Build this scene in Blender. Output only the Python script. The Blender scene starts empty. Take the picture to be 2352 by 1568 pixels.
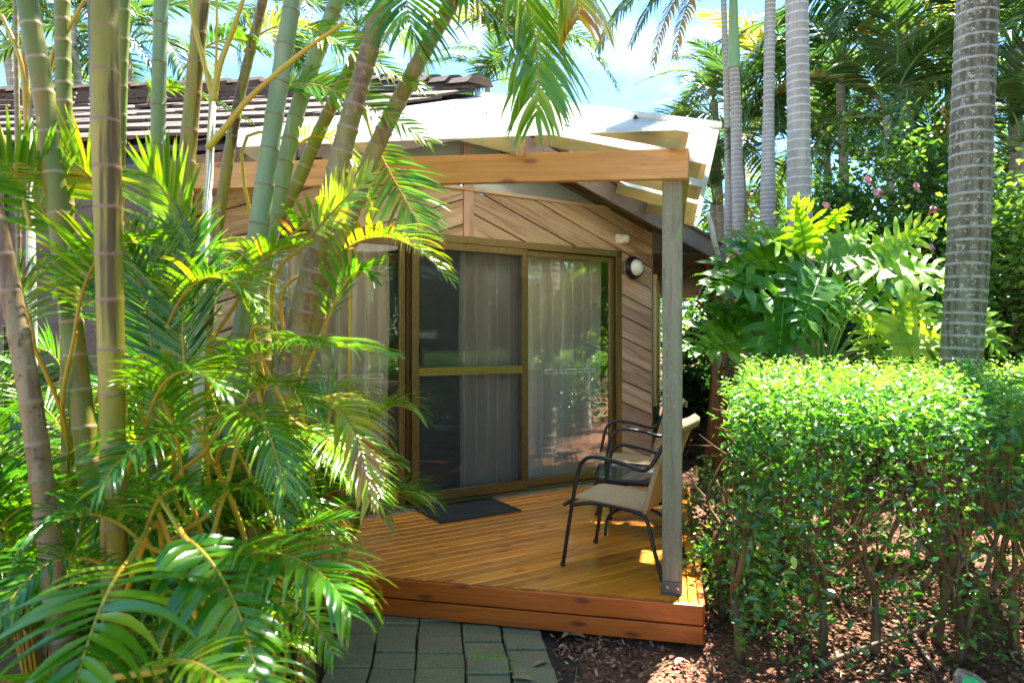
import bpy, math, random
import numpy as np
from mathutils import Vector as V, Matrix
R = math.radians
random.seed(7); rng = np.random.default_rng(11)
S = bpy.context.scene
C = S.collection
# ------------------------------------------------------------ camera, light
CAMH = 1.5
F = 1568.0                                   # focal length in the units used for measuring (2352 wide)
cam = bpy.data.objects.new('camera', bpy.data.cameras.new('camera')); C.objects.link(cam); S.camera = cam
cam.location = (0, 0, CAMH); cam.rotation_euler = (R(90), 0, 0)
cam.data.lens = 24; cam.data.sensor_width = 36; cam.data.clip_start = .05; cam.data.clip_end = 2000
cam.data.dof.use_dof = True; cam.data.dof.focus_distance = 5.6; cam.data.dof.aperture_fstop = 4.2
SUN = V((.38, .62, 1.32)).normalized()
el = math.asin(SUN.z); az = math.atan2(SUN.x, SUN.y)
w = bpy.data.worlds.new('World'); S.world = w; w.use_nodes = True
nt = w.node_tree; nt.nodes.clear()
def N(nt, t, **k):
    n = nt.nodes.new(t)
    for a, b in k.items(): setattr(n, a, b)
    return n
out = N(nt, 'ShaderNodeOutputWorld'); bg = N(nt, 'ShaderNodeBackground'); sky = N(nt, 'ShaderNodeTexSky')
sky.sky_type = 'NISHITA'; sky.sun_disc = False; sky.sun_elevation = el; sky.sun_rotation = az
sky.air_density = 1.0; sky.dust_density = .05; sky.ozone_density = 3.0
tc = N(nt, 'ShaderNodeTexCoord'); mp = N(nt, 'ShaderNodeMapping'); mp.inputs['Scale'].default_value = (1, 1, 3.2)
no = N(nt, 'ShaderNodeTexNoise'); no.inputs['Scale'].default_value = 2.1; no.inputs['Detail'].default_value = 7; no.inputs['Roughness'].default_value = .55
cr = N(nt, 'ShaderNodeValToRGB'); cr.color_ramp.elements[0].position = .50; cr.color_ramp.elements[1].position = .80
mx = N(nt, 'ShaderNodeMixRGB'); mx.inputs[2].default_value = (4.0, 4.4, 4.8, 1)
L = nt.links.new
L(tc.outputs['Generated'], mp.inputs[0]); L(mp.outputs[0], no.inputs['Vector']); L(no.outputs['Fac'], cr.inputs[0])
L(cr.outputs[0], mx.inputs[0]); tn_ = N(nt, 'ShaderNodeMixRGB', blend_type='MULTIPLY'); tn_.inputs[0].default_value = 1; tn_.inputs[2].default_value = (.66, .89, 1, 1); L(sky.outputs[0], tn_.inputs[1]); L(tn_.outputs[0], mx.inputs[1]); L(mx.outputs[0], bg.inputs[0]); L(bg.outputs[0], out.inputs[0])
bg.inputs[1].default_value = .063
sl = bpy.data.lights.new('sun', 'SUN'); sl.energy = 4.3; sl.angle = R(.6); sl.color = (1, .94, .80)
so = bpy.data.objects.new('sun', sl); C.objects.link(so); so.rotation_euler = (-SUN).to_track_quat('-Z', 'Y').to_euler()
S.view_settings.view_transform = 'Standard'; S.view_settings.look = 'None'; S.view_settings.gamma = 1
S.view_settings.exposure = 3.0
S.cycles.max_bounces = 10; S.cycles.transparent_max_bounces = 16; S.cycles.diffuse_bounces = 4; S.cycles.glossy_bounces = 4
S.cycles.sample_clamp_indirect = 6; S.cycles.caustics_reflective = False; S.cycles.caustics_refractive = False

# ------------------------------------------------------------ materials
MATS = {}
class G:
    """small node graph helper"""
    def __init__(s, name):
        s.m = bpy.data.materials.new(name); s.m.use_nodes = True; s.nt = s.m.node_tree; s.nt.nodes.clear()
        s.out = s.n('ShaderNodeOutputMaterial'); MATS[name] = s.m
    def n(s, t, **k): return N(s.nt, t, **k)
    def l(s, a, b): s.nt.links.new(a, b)
    def set(s, sock, v):
        if v is None: return
        if isinstance(v, bpy.types.NodeSocket): s.l(v, sock)
        elif isinstance(v, (tuple, list)) and len(v) == 3 and sock.type == 'RGBA': sock.default_value = (*v, 1)
        else: sock.default_value = v
    def attr(s, name='uvc', o='Vector'): return s.n('ShaderNodeAttribute', attribute_name=name).outputs[o]
    def obj(s): return s.n('ShaderNodeTexCoord').outputs['Object']
    def map(s, v, sc): m = s.n('ShaderNodeMapping'); s.l(v, m.inputs[0]); m.inputs['Scale'].default_value = sc; return m.outputs[0]
    def noise(s, v, scale=1, det=4, rough=.55, dist=0):
        n = s.n('ShaderNodeTexNoise'); s.l(v, n.inputs['Vector']); n.inputs['Scale'].default_value = scale
        n.inputs['Detail'].default_value = det; n.inputs['Roughness'].default_value = rough; n.inputs['Distortion'].default_value = dist
        return n.outputs['Fac']
    def vor(s, v, scale=1, o='Distance', feat='F1', dim='3D'):
        n = s.n('ShaderNodeTexVoronoi', feature=feat, voronoi_dimensions=dim); s.l(v, n.inputs['Vector']); n.inputs['Scale'].default_value = scale; return n.outputs[o]
    def ramp(s, f, stops):
        n = s.n('ShaderNodeValToRGB'); s.l(f, n.inputs[0]); e = n.color_ramp.elements
        while len(e) < len(stops): e.new(.5)
        for q, (p, c) in zip(e, stops):
            q.position = p; q.color = (c, c, c, 1) if isinstance(c, (int, float)) else (*c, 1)
        return n.outputs[0]
    def mix(s, f, a, b, mode='MIX'):
        n = s.n('ShaderNodeMixRGB', blend_type=mode); s.set(n.inputs[0], f); s.set(n.inputs[1], a); s.set(n.inputs[2], b); return n.outputs[0]
    def math(s, op, a, b=None, clamp=False):
        n = s.n('ShaderNodeMath', operation=op); n.use_clamp = clamp; s.set(n.inputs[0], a); s.set(n.inputs[1], b); return n.outputs[0]
    def sep(s, v): n = s.n('ShaderNodeSeparateXYZ'); s.l(v, n.inputs[0]); return n.outputs
    def bump(s, h, d=.01, st=.6): n = s.n('ShaderNodeBump'); s.l(h, n.inputs['Height']); n.inputs['Distance'].default_value = d; n.inputs['Strength'].default_value = st; return n.outputs[0]
    def pbr(s, col, rough=.6, metal=0, nrm=None, spec=.5, coat=0):
        p = s.n('ShaderNodeBsdfPrincipled'); s.set(p.inputs['Base Color'], col); s.set(p.inputs['Roughness'], rough)
        s.set(p.inputs['Metallic'], metal); s.set(p.inputs['Specular IOR Level'], spec); s.set(p.inputs['Coat Weight'], coat)
        if nrm is not None: s.l(nrm, p.inputs['Normal'])
        return p.outputs[0]
    def done(s, sh): s.l(sh, s.out.inputs[0]); return s.m
def wood(name, c1, c2, dark=(.05, .03, .02), rough=.5, streak=.0, knots=.0, tone=.35, bmp=.35, coat=0, lichen=0, sv=38):
    g = G(name); uv = g.attr(); tn = g.attr('tone', 'Fac')
    nb = g.noise(g.map(uv, (1.3, sv, 9)), 1, 6, .6, .6)
    big = g.noise(g.map(uv, (.9, 5, 3)), 1, 3, .5, .3)
    col = g.mix(g.ramp(nb, [(.3, 0), (.7, 1)]), c1, c2)
    col = g.mix(g.ramp(big, [(.35, 0), (.7, .6)]), col, tuple(x * .62 for x in c1))
    if streak:
        st = g.noise(g.map(uv, (1.5, 20, 5)), 1, 6, .7, .9)
        col = g.mix(g.math('MULTIPLY', g.ramp(st, [(.5, 0), (.62, 1)]), streak), col, dark)
    if knots:
        k = g.vor(g.map(uv, (2.3, 6.5, 0)), 1, dim='2D')
        col = g.mix(g.math('MULTIPLY', g.ramp(k, [(.05, 1), (.13, 0)]), knots), col, dark)
    if lichen:
        li = g.noise(g.map(uv, (5, 14, 9)), 1.6, 6, .7)
        col = g.mix(g.math('MULTIPLY', g.ramp(li, [(.47, 0), (.6, 1)]), lichen), col, (.20, .24, .12))
        l2 = g.noise(g.map(uv, (40, 60, 30)), 1, 3, .7)
        col = g.mix(g.math('MULTIPLY', g.ramp(l2, [(.62, 0), (.7, 1)]), lichen * .6), col, (.5, .5, .42))
    v = g.n('ShaderNodeHueSaturation'); g.l(col, v.inputs['Color']); g.l(g.math('ADD', g.math('MULTIPLY', tn, tone * 2), 1 - tone), v.inputs['Value'])
    return g.done(g.pbr(v.outputs[0], rough, 0, g.bump(nb, .004, bmp), .5, coat))
wood('deck_wood', (.68, .20, .010), (.82, .33, .028), (.28, .05, .008), .34, .16, .8, .22, .25, .35)
wood('fascia_wood', (.48, .080, .003), (.62, .15, .008), (.10, .02, .005), .42, .25, .8, .1, .25, .2)
wood('beam_wood', (.52, .23, .05), (.70, .37, .11), (.22, .07, .02), .5, .28, .9, .1, .2)
wood('rafter_wood', (.30, .23, .075), (.42, .32, .12), (.12, .24, .16), .6, .55, .5, .25, .2)
wood('rafter_end_wood', (.60, .34, .14), (.70, .44, .2), (.2, .08, .03), .6, .1, .3, .2, .2)
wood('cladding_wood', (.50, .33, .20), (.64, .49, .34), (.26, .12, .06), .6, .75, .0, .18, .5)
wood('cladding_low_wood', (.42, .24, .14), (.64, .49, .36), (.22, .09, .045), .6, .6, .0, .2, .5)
wood('pink_wood', (.45, .28, .20), (.56, .38, .29), (.2, .1, .07), .6, .4, .2, .2, .3)
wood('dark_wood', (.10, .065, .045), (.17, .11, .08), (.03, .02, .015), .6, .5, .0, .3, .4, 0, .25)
wood('grey_wood', (.20, .175, .11), (.33, .30, .22), (.10, .09, .06), .75, .6, .0, .1, .7, 0, .9)
def simple(name, col, rough=.5, metal=0, nz=0, bsc=60, bd=.002, coat=0, var=.25):
    g = G(name); o = g.obj(); n = g.noise(o, bsc, 4, .6)
    c = g.mix(g.ramp(n, [(.35, 0), (.7, 1)]), col, tuple(x * (1 - var) for x in col))
    return g.done(g.pbr(c, rough, metal, g.bump(n, bd, .4) if nz else None, .5, coat))
simple('fascia_paint', (.20, .145, .125), .45, 0, 1, 30, .001)
simple('bronze_metal', (.20, .135, .045), .34, .55, 0, 40)
simple('gold_metal', (.36, .26, .07), .34, .5, 0, 40)
simple('black_metal', (.018, .018, .022), .33, .2, 0, 40)
simple('black_rubber', (.02, .02, .022), .8, 0, 1, 400, .004)
simple('white_plastic', (.88, .88, .84), .35)
simple('concrete', (.36, .34, .30), .9, 0, 1, 8, .004)
simple('bracket_steel', (.13, .13, .125), .5, .4, 1, 60, .001)
simple('galv', (.45, .47, .48), .4, .8, 1, 90, .0006)
simple('interior_paint', (.55, .58, .58), .8)
simple('carpet', (.38, .33, .28), .9)
simple('sticker_white', (.85, .87, .85), .5)
simple('teal_paint', (.0, .14, .12), .4)
simple('green_paint', (.02, .55, .16), .35)
simple('petal_pink', (.88, .42, .48), .5)
simple('petal_red', (.42, .02, .09), .45)
simple('dry_sheath', (.62, .55, .42), .6, 0, 1, 20)
simple('dead_leaf', (.34, .22, .11), .7, 0, 1, 40, .002)
simple('orange_leaf', (.75, .20, .05), .5)
def m_sheet():
    g = G('roof_sheet'); uv = g.attr(); o = g.sep(uv)
    wv = g.math('SINE', g.math('MULTIPLY', o[0], 2 * math.pi / .032))
    n = g.noise(g.map(uv, (2, 9, 1)), 1.4, 5, .6, .4)
    c = g.mix(n, (.86, .88, .89), (.70, .72, .73))
    p = g.pbr(c, g.math('ADD', g.math('MULTIPLY', n, .15), .14), 0, g.bump(wv, .003, .3), .8)
    t = g.n('ShaderNodeBsdfTranslucent'); g.l(g.mix(n, (.93, .92, .87), (.80, .80, .76)), t.inputs[0])
    m = g.n('ShaderNodeMixShader'); m.inputs[0].default_value = .55; g.l(p, m.inputs[1]); g.l(t.outputs[0], m.inputs[2]); g.done(m.outputs[0])
m_sheet()
def m_tile():
    g = G('roof_tile'); uv = g.attr(); tn = g.attr('tone', 'Fac')
    n = g.noise(uv, 22, 6, .7); c = g.mix(n, (.055, .040, .034), (.17, .12, .10))
    c = g.mix(g.math('MULTIPLY', tn, .5), c, (.10, .075, .07))
    li = g.noise(uv, 7, 5, .7); c = g.mix(g.ramp(li, [(.6, 0), (.68, .7)]), c, (.22, .25, .14))
    return g.done(g.pbr(c, .85, 0, g.bump(n, .01, .6)))
m_tile()
def m_glass():
    g = G('door_glass'); fr = g.n('ShaderNodeFresnel'); fr.inputs[0].default_value = 1.5
    f = g.math('ADD', g.math('MULTIPLY', fr.outputs[0], 1.0), .01, True)
    t = g.n('ShaderNodeBsdfTransparent'); t.inputs[0].default_value = (.98, .99, .98, 1)
    gl = g.n('ShaderNodeBsdfGlossy'); gl.inputs['Roughness'].default_value = .012; gl.inputs[0].default_value = (.95, .97, .96, 1)
    n = g.noise(g.obj(), 1.3, 2); g.l(g.bump(n, .01, .25), gl.inputs['Normal'])
    m = g.n('ShaderNodeMixShader'); g.l(f, m.inputs[0]); g.l(t.outputs[0], m.inputs[1]); g.l(gl.outputs[0], m.inputs[2])
    g.done(m.outputs[0])
    g = G('clerestory_glass'); g.done(g.pbr((.40, .44, .45), .12, 0, g.bump(g.noise(g.obj(), 2, 2), .01, .2), .9, .3))  # clerestory: pale grey base colour stands in for the bright porch roof's reflection
    g = G('clear_glass'); gl = g.n('ShaderNodeBsdfGlossy'); gl.inputs['Roughness'].default_value = .02; gl.inputs[0].default_value = (.8, .85, .86, 1)
    d = g.n('ShaderNodeBsdfDiffuse'); d.inputs[0].default_value = (.08, .09, .09, 1)
    m = g.n('ShaderNodeMixShader'); m.inputs[0].default_value = .55; g.l(d.outputs[0], m.inputs[1]); g.l(gl.outputs[0], m.inputs[2]); g.done(m.outputs[0])
    g = G('fly_mesh'); t = g.n('ShaderNodeBsdfTransparent'); d = g.n('ShaderNodeBsdfDiffuse'); d.inputs[0].default_value = (.07, .08, .085, 1)
    m = g.n('ShaderNodeMixShader'); m.inputs[0].default_value = .22; g.l(t.outputs[0], m.inputs[1]); g.l(d.outputs[0], m.inputs[2]); g.done(m.outputs[0])
    g = G('lamp_glass'); g.done(g.pbr((.82, .84, .82), .15, 0, g.bump(g.noise(g.obj(), 60, 2), .002, .3), .6, .6))
m_glass()
def m_curtain():
    g = G('curtain_cloth'); n = g.noise(g.map(g.obj(), (300, 300, 80)), 1, 2)
    c = g.mix(n, (.92, .82, .70), (.82, .71, .59))
    g.done(g.pbr(c, .85, 0, None, .2))
m_curtain()
def m_rattan():
    g = G('rattan'); o = g.sep(g.attr())
    a = g.math('SINE', g.math('MULTIPLY', o[0], 2 * math.pi / .013)); b = g.math('SINE', g.math('MULTIPLY', o[1], 2 * math.pi / .009))
    p = g.math('MULTIPLY', a, b); f = g.ramp(g.math('ADD', g.math('MULTIPLY', p, .5), .5), [(.15, 0), (.6, 1)])
    n = g.noise(g.attr(), 60, 3); c = g.mix(f, (.20, .11, .045), g.mix(n, (.80, .62, .38), (.64, .46, .24)))
    g.done(g.pbr(c, .5, 0, g.bump(p, .003, .8)))
m_rattan()
def m_mat():
    g = G('doormat_rubber'); o = g.sep(g.attr())
    a = g.math('SINE', g.math('MULTIPLY', g.math('ADD', o[0], o[1]), 2 * math.pi / .018)); b = g.math('SINE', g.math('MULTIPLY', g.math('SUBTRACT', o[0], o[1]), 2 * math.pi / .018))
    p = g.math('MAXIMUM', a, b)
    g.done(g.pbr(g.mix(g.ramp(p, [(.5, 0), (1, 1)]), (.008, .008, .01), (.05, .05, .055)), .7, 0, g.bump(p, .004, 1)))
m_mat()
def m_leaf(name, stops, tr=.42, rough=.34, trm=(1.25, 1.15, .35), tip=None, spec=.5, vein=0):
    g = G(name); tn = g.attr('tone', 'Fac'); uv = g.sep(g.attr())
    n = g.noise(g.map(g.attr('pos'), (1, 1, 1)), 5, 3)
    f = g.math('ADD', tn, g.math('MULTIPLY', g.math('SUBTRACT', n, .5), .35), True)
    c = g.ramp(f, stops)
    if tip: c = g.mix(g.ramp(g.math('ADD', uv[1], g.math('MULTIPLY', tn, .05)), [(.93, 0), (1.0, .8)]), c, tip)
    s1 = g.pbr(c, rough, 0, None, spec)
    t = g.n('ShaderNodeBsdfTranslucent'); g.l(g.mix(1, c, trm, 'MULTIPLY'), t.inputs[0])
    m = g.n('ShaderNodeMixShader'); m.inputs[0].default_value = tr; g.l(s1, m.inputs[1]); g.l(t.outputs[0], m.inputs[2]); return g.done(m.outputs[0])
palmstops = [(0, (.008, .06, .010)), (.3, (.04, .185, .010)), (.58, (.14, .32, .012)), (.78, (.32, .44, .018)), (.92, (.60, .42, .025)), (1, (.42, .16, .04))]
m_leaf('palm_leaf', palmstops, .38, .22, (1.5, 1.4, .3), (.45, .30, .10), .85)
m_leaf('far_palm_leaf', [(0, (.022, .065, .028)), (.4, (.065, .15, .045)), (.75, (.19, .29, .07)), (.9, (.46, .36, .10)), (1, (.52, .22, .06))], .42, .33, (1.5, 1.4, .4))
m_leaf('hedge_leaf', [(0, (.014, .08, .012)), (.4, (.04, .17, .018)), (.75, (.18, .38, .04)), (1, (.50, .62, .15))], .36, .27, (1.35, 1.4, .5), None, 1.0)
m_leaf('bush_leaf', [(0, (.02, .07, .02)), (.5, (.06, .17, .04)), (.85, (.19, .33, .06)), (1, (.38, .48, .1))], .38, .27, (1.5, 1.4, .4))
m_leaf('philo_leaf', [(0, (.02, .10, .012)), (.5, (.075, .24, .012)), (.85, (.24, .42, .02)), (1, (.42, .52, .04))], .45, .33, (1.6, 1.45, .35))
def m_stem(name, base, b2, ringc, rw=.004, streak=None, spot=None, rough=.45, blot=0):
    g = G(name); a = g.attr(); o = g.sep(a); tn = g.attr('tone', 'Fac')
    n = g.noise(g.map(g.attr('pos'), (9, 9, 2.2)), 1, 5, .6, .3)
    c = g.mix(g.ramp(n, [(.35, 0), (.65, 1)]), base, b2)
    if streak: c = g.mix(g.ramp(g.noise(g.map(g.attr('pos'), (26, 26, 1.2)), 1, 4, .6), [(.50, 0), (.60, .9)]), c, streak)
    if spot: c = g.mix(g.ramp(g.noise(g.attr('pos'), 34, 4, .7), [(.56, 0), (.62, blot or .8)]), c, spot)
    low = g.math('ADD', tn, g.math('MULTIPLY', g.math('SUBTRACT', n, .5), .5), True)
    c = g.mix(g.ramp(low, [(.5, 0), (.9, 1)]), c, (.24, .11, .05))
    wob = g.math('ADD', o[2], g.math('MULTIPLY', g.math('SUBTRACT', g.noise(g.attr('pos'), 40, 3), .5), rw * 1.6))
    rf = g.math('MULTIPLY', g.ramp(g.math('DIVIDE', wob, rw * 2), [(.35, 1), (.62, 0)]), g.ramp(g.noise(g.attr('pos'), 16, 3), [(.3, .25), (.5, 1)]))
    c = g.mix(rf, c, ringc)
    fine = g.noise(g.map(g.attr('pos'), (60, 60, 160)), 1, 3)
    g.done(g.pbr(c, rough, 0, g.bump(g.mix(.4, n, fine), .004, .5)))
m_stem('cane_olive', (.19, .18, .010), (.34, .26, .03), (.26, .14, .08), .0034, (.075, .026, .006))
m_stem('cane_green', (.085, .15, .012), (.20, .20, .025), (.34, .24, .14), .0036, (.24, .15, .02))
m_stem('cane_bloom', (.13, .22, .095), (.27, .34, .20), (.22, .11, .06), .0026, (.17, .24, .06))
m_stem('cane_white', (.62, .62, .54), (.46, .45, .33), (.3, .2, .12), .002, (.42, .30, .12))
m_stem('cane_brown', (.16, .155, .022), (.26, .21, .07), (.30, .21, .15), .0055, (.16, .08, .05), (.30, .22, .15))
m_stem('cane_lichen', (.17, .10, .035), (.32, .23, .11), (.28, .19, .10), .004, (.14, .07, .03), (.06, .035, .03))
m_stem('trunk_grey', (.45, .41, .35), (.32, .27, .22), (.60, .57, .51), .006, (.36, .30, .27), (.52, .49, .45), .8, .5)
m_stem('trunk_dark', (.22, .19, .14), (.12, .095, .06), (.35, .33, .29), .006, (.08, .06, .04), (.36, .38, .29), .8, .9)
m_stem('crownshaft', (.22, .40, .16), (.32, .48, .24), (.3, .4, .2), .001, None, None, .35)
m_stem('twig_bark', (.11, .07, .03), (.24, .16, .07), (.2, .1, .05), .001, (.08, .05, .03), None, .7)
m_stem('petiole_orange', (.50, .26, .02), (.42, .36, .03), (.4, .2, .02), .0005, None, None, .4)
m_stem('petiole_green', (.12, .26, .05), (.22, .36, .10), (.4, .2, .02), .0005, None, None, .4)
def m_ground():
    g = G('mulch'); o = g.obj()
    v = g.vor(g.map(o, (1, 1.6, 1)), 60, 'Color'); n = g.noise(o, 3, 5, .6); f = g.noise(o, 55, 5, .75)
    c = g.mix(g.ramp(g.sep(v)[0], [(0, 0), (1, 1)]), (.15, .06, .032), (.38, .19, .12))
    c = g.mix(g.ramp(f, [(.62, 0), (.7, .8)]), c, (.50, .34, .23)); c = g.mix(g.ramp(n, [(.4, 0), (.7, .5)]), c, (.06, .03, .018))
    g.done(g.pbr(c, .9, 0, g.bump(g.mix(.5, f, v), .03, 1), .2))
    g = G('chip'); tn = g.attr('tone', 'Fac')
    g.done(g.pbr(g.ramp(tn, [(0, (.045, .02, .012)), (.45, (.21, .085, .05)), (.8, (.46, .24, .15)), (1, (.72, .52, .38))]), .8, 0, None, .3))
    g = G('paver'); uv = g.attr(); tn = g.attr('tone', 'Fac'); n = g.noise(uv, 4, 5, .6); f = g.noise(uv, 90, 4, .7)
    c = g.mix(n, (.17, .15, .075), (.29, .26, .15)); c = g.mix(g.math('MULTIPLY', tn, .4), c, (.16, .15, .11))
    c = g.mix(g.ramp(f, [(.35, .5), (.5, 0)]), c, (.03, .035, .02)); c = g.mix(g.ramp(f, [(.64, 0), (.7, .5)]), c, (.3, .29, .2))
    g.done(g.pbr(c, .8, 0, g.bump(f, .006, .6), .3))
    g = G('moss'); g.done(g.pbr(g.mix(g.noise(g.obj(), 60, 3), (.10, .24, .01), (.28, .42, .02)), .9))
    g = G('soil'); g.done(g.pbr(g.mix(g.noise(g.obj(), 40, 3), (.02, .012, .008), (.07, .04, .025)), .95))
m_ground()

# ------------------------------------------------------------ mesh builder
class MB:
    def __init__(s): s.v = []; s.f = []; s.uv = []; s.tn = []; s.mi = []; s.sm = []
    def add(s, vs, fs, uvs=None, tone=.5, mi=0, smooth=False):
        b = len(s.v); s.v += [tuple(p) for p in vs]
        s.uv += [tuple(u) for u in (uvs if uvs is not None else vs)]
        s.tn += list(tone) if hasattr(tone, '__len__') else [tone] * len(vs)
        for f in fs: s.f.append([b + i for i in f]); s.mi.append(mi); s.sm.append(smooth)
    def box(s, o, ax, ay, az, rx, ry, rz, grain=0, tone=None, mi=0):
        """box in a frame; grain = index of the axis the grain follows"""
        o = V(o); A = (V(ax), V(ay), V(az)); k = random.random() * 9; vs = []; uv = []
        for x in rx:
            for y in ry:
                for z in rz:
                    vs.append(o + A[0] * x + A[1] * y + A[2] * z); c = (x, y, z)
                    oth = [c[i] for i in range(3) if i != grain]
                    uv.append((c[grain] + k * 3, oth[0] + oth[1] + k, k))
        s.add(vs, [(0, 1, 3, 2), (4, 6, 7, 5), (0, 4, 5, 1), (2, 3, 7, 6), (0, 2, 6, 4), (1, 5, 7, 3)], uv, random.random() if tone is None else tone, mi)
    def tube(s, pts, rad, seg=8, tone=.5, mi=0, cap=True, ring=None, uscale=1):
        pts = [V(p) for p in pts]; n = len(pts); rad = rad if hasattr(rad, '__len__') else [rad] * n
        up = V((0, 0, 1)); vs = []; uv = []; fs = []; acc = 0; tones = []
        t0 = (pts[1] - pts[0]).normalized(); nx = t0.cross(up if abs(t0.z) < .95 else V((1, 0, 0))).normalized()
        for i, p in enumerate(pts):
            t = (pts[min(i + 1, n - 1)] - pts[max(i - 1, 0)]).normalized(); nx = (nx - t * nx.dot(t)).normalized(); ny = t.cross(nx)
            if i: acc += (p - pts[i - 1]).length
            for k in range(seg):
                a = 2 * math.pi * k / seg; vs.append(p + (nx * math.cos(a) + ny * math.sin(a)) * rad[i])
                uv.append((acc * uscale, a * rad[i], ring[i] if ring is not None else .05)); tones.append(tone[i] if hasattr(tone, '__len__') else tone)
        for i in range(n - 1):
            for k in range(seg): a = i * seg + k; b = i * seg + (k + 1) % seg; fs.append((a, b, b + seg, a + seg))
        if cap: fs.append(tuple(range(seg))[::-1]); fs.append(tuple((n - 1) * seg + k for k in range(seg)))
        s.add(vs, fs, uv, tones, mi, True)
    def prism(s, poly, h, uvf=None, tone=None, mi=0):
        """flat polygon (3D points) thickened by vector h"""
        n = len(poly); p = [V(q) for q in poly]; vs = p + [q + V(h) for q in p]
        fs = [tuple(range(n))[::-1], tuple(range(n, 2 * n))] + [(i, (i + 1) % n, n + (i + 1) % n, n + i) for i in range(n)]
        s.add(vs, fs, [uvf(q) for q in vs] if uvf else None, random.random() if tone is None else tone, mi)
    def build(s, name, mats, parent=None, bevel=0):
        me = bpy.data.meshes.new(name); me.from_pydata(s.v, [], s.f)
        return finish(me, name, mats, np.array(s.uv, dtype=np.float32), np.array(s.tn, dtype=np.float32), np.array(s.v, dtype=np.float32), parent, s.mi, s.sm, bevel)
def finish(me, name, mats, uv, tn, pos, parent=None, mi=None, sm=None, bevel=0):
    for m in (mats if isinstance(mats, (list, tuple)) else [mats]): me.materials.append(MATS[m])
    for nm, ty, ar, key in (('uvc', 'FLOAT_VECTOR', uv, 'vector'), ('pos', 'FLOAT_VECTOR', pos, 'vector'), ('tone', 'FLOAT', tn, 'value')):
        a = me.attributes.new(nm, ty, 'POINT'); a.data.foreach_set(key, np.ascontiguousarray(ar, dtype=np.float32).ravel())
    if mi is not None: me.polygons.foreach_set('material_index', mi)
    if sm is not None: me.polygons.foreach_set('use_smooth', sm)
    me.update(); o = bpy.data.objects.new(name, me); C.objects.link(o)
    if parent is not None: o.parent = parent; o.matrix_parent_inverse = Matrix.Translation(-parent.location) if parent.type == 'EMPTY' and parent.get('wp') else Matrix()
    if bevel:
        b = o.modifiers.new('bevel', 'BEVEL'); b.width = bevel; b.segments = 2; b.limit_method = 'ANGLE'
    return o
def np_mesh(name, Vt, Q, mats, uv, tn, parent=None, smooth=False):
    me = bpy.data.meshes.new(name); me.vertices.add(len(Vt)); me.vertices.foreach_set('co', Vt.astype(np.float32).ravel())
    nq, k = Q.shape; me.loops.add(nq * k); me.loops.foreach_set('vertex_index', Q.astype(np.int32).ravel())
    me.polygons.add(nq); me.polygons.foreach_set('loop_start', np.arange(0, nq * k, k, dtype=np.int32)); me.update(calc_edges=True)
    return finish(me, name, mats, uv, tn, Vt, parent, None, np.full(nq, smooth), 0)
def tag(o, label=None, cat=None, group=None, kind=None):
    for k, v in (('label', label), ('category', cat), ('group', group), ('kind', kind)):
        if v: o[k] = v
    return o
def thing(name, loc, label, cat, group=None):
    """an empty at the thing's base; parts keep world coordinates"""
    o = bpy.data.objects.new(name, None); C.objects.link(o); o.location = loc; o['wp'] = 1; o.empty_display_size = .1
    return tag(o, label, cat, group)
def P(x, y, Y): return V(((x - 1176) / F * Y, Y, CAMH - (y - 784) / F * Y))
def clip(poly, nx, ny, c):
    """keep the part of a 2D convex polygon where nx*x+ny*y<=c"""
    r = []
    for i, p in enumerate(poly):
        q = poly[(i + 1) % len(poly)]; a = nx * p[0] + ny * p[1] - c; b = nx * q[0] + ny * q[1] - c
        if a <= 0: r.append(p)
        if a * b < 0: t = a / (a - b); r.append((p[0] + (q[0] - p[0]) * t, p[1] + (q[1] - p[1]) * t))
    return r
def boards(mb, poly, d, width, gap, to3, thick, bev=.003, mi=0):
    """fill a 2D convex polygon with boards running along d; to3(x,y,h) lifts to 3D"""
    dx, dy = d; nx, ny = -dy, dx
    cs = [nx * p[0] + ny * p[1] for p in poly]; k = math.floor(min(cs) / width)
    while k * width < max(cs):
        lo, hi = k * width + gap / 2, (k + 1) * width - gap / 2; k += 1
        p = clip(clip(poly, nx, ny, hi), -nx, -ny, -lo)
        if len(p) < 3: continue
        cx = sum(a[0] for a in p) / len(p); cy = sum(a[1] for a in p) / len(p)
        p2 = clip(clip(poly, nx, ny, hi - bev), -nx, -ny, -lo - bev)
        rk = random.random() * 50; n = len(p); tn = random.random()
        uvf = lambda q: (q[0] * dx + q[1] * dy + rk, q[0] * nx + q[1] * ny + rk * .37, rk)
        if len(p2) == n:
            vs = [to3(*q, 0) for q in p] + [to3(*q, thick - bev) for q in p] + [to3(*q, thick) for q in p2]
            uv = [uvf(q) for q in p] * 2 + [uvf(q) for q in p2]
            fs = [(i, (i + 1) % n, n + (i + 1) % n, n + i) for i in range(n)] + [(n + i, n + (i + 1) % n, 2 * n + (i + 1) % n, 2 * n + i) for i in range(n)] + [tuple(range(2 * n, 3 * n))]
        else:
            vs = [to3(*q, 0) for q in p] + [to3(*q, thick) for q in p]; uv = [uvf(q) for q in p] * 2
            fs = [(i, (i + 1) % n, n + (i + 1) % n, n + i) for i in range(n)] + [tuple(range(n, 2 * n))]
        mb.add(vs, fs, uv, tn, mi)
def smooth_path(pts, sub=6):
    pts = [V(p) for p in pts]; r = []
    for i in range(len(pts) - 1):
        a, b, c, d = pts[max(i - 1, 0)], pts[i], pts[i + 1], pts[min(i + 2, len(pts) - 1)]
        for k in range(sub):
            t = k / sub; r.append(.5 * ((2 * b) + (c - a) * t + (2 * a - 5 * b + 4 * c - d) * t * t + (3 * b - a - 3 * c + d) * t ** 3))
    r.append(pts[-1]); return r

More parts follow.
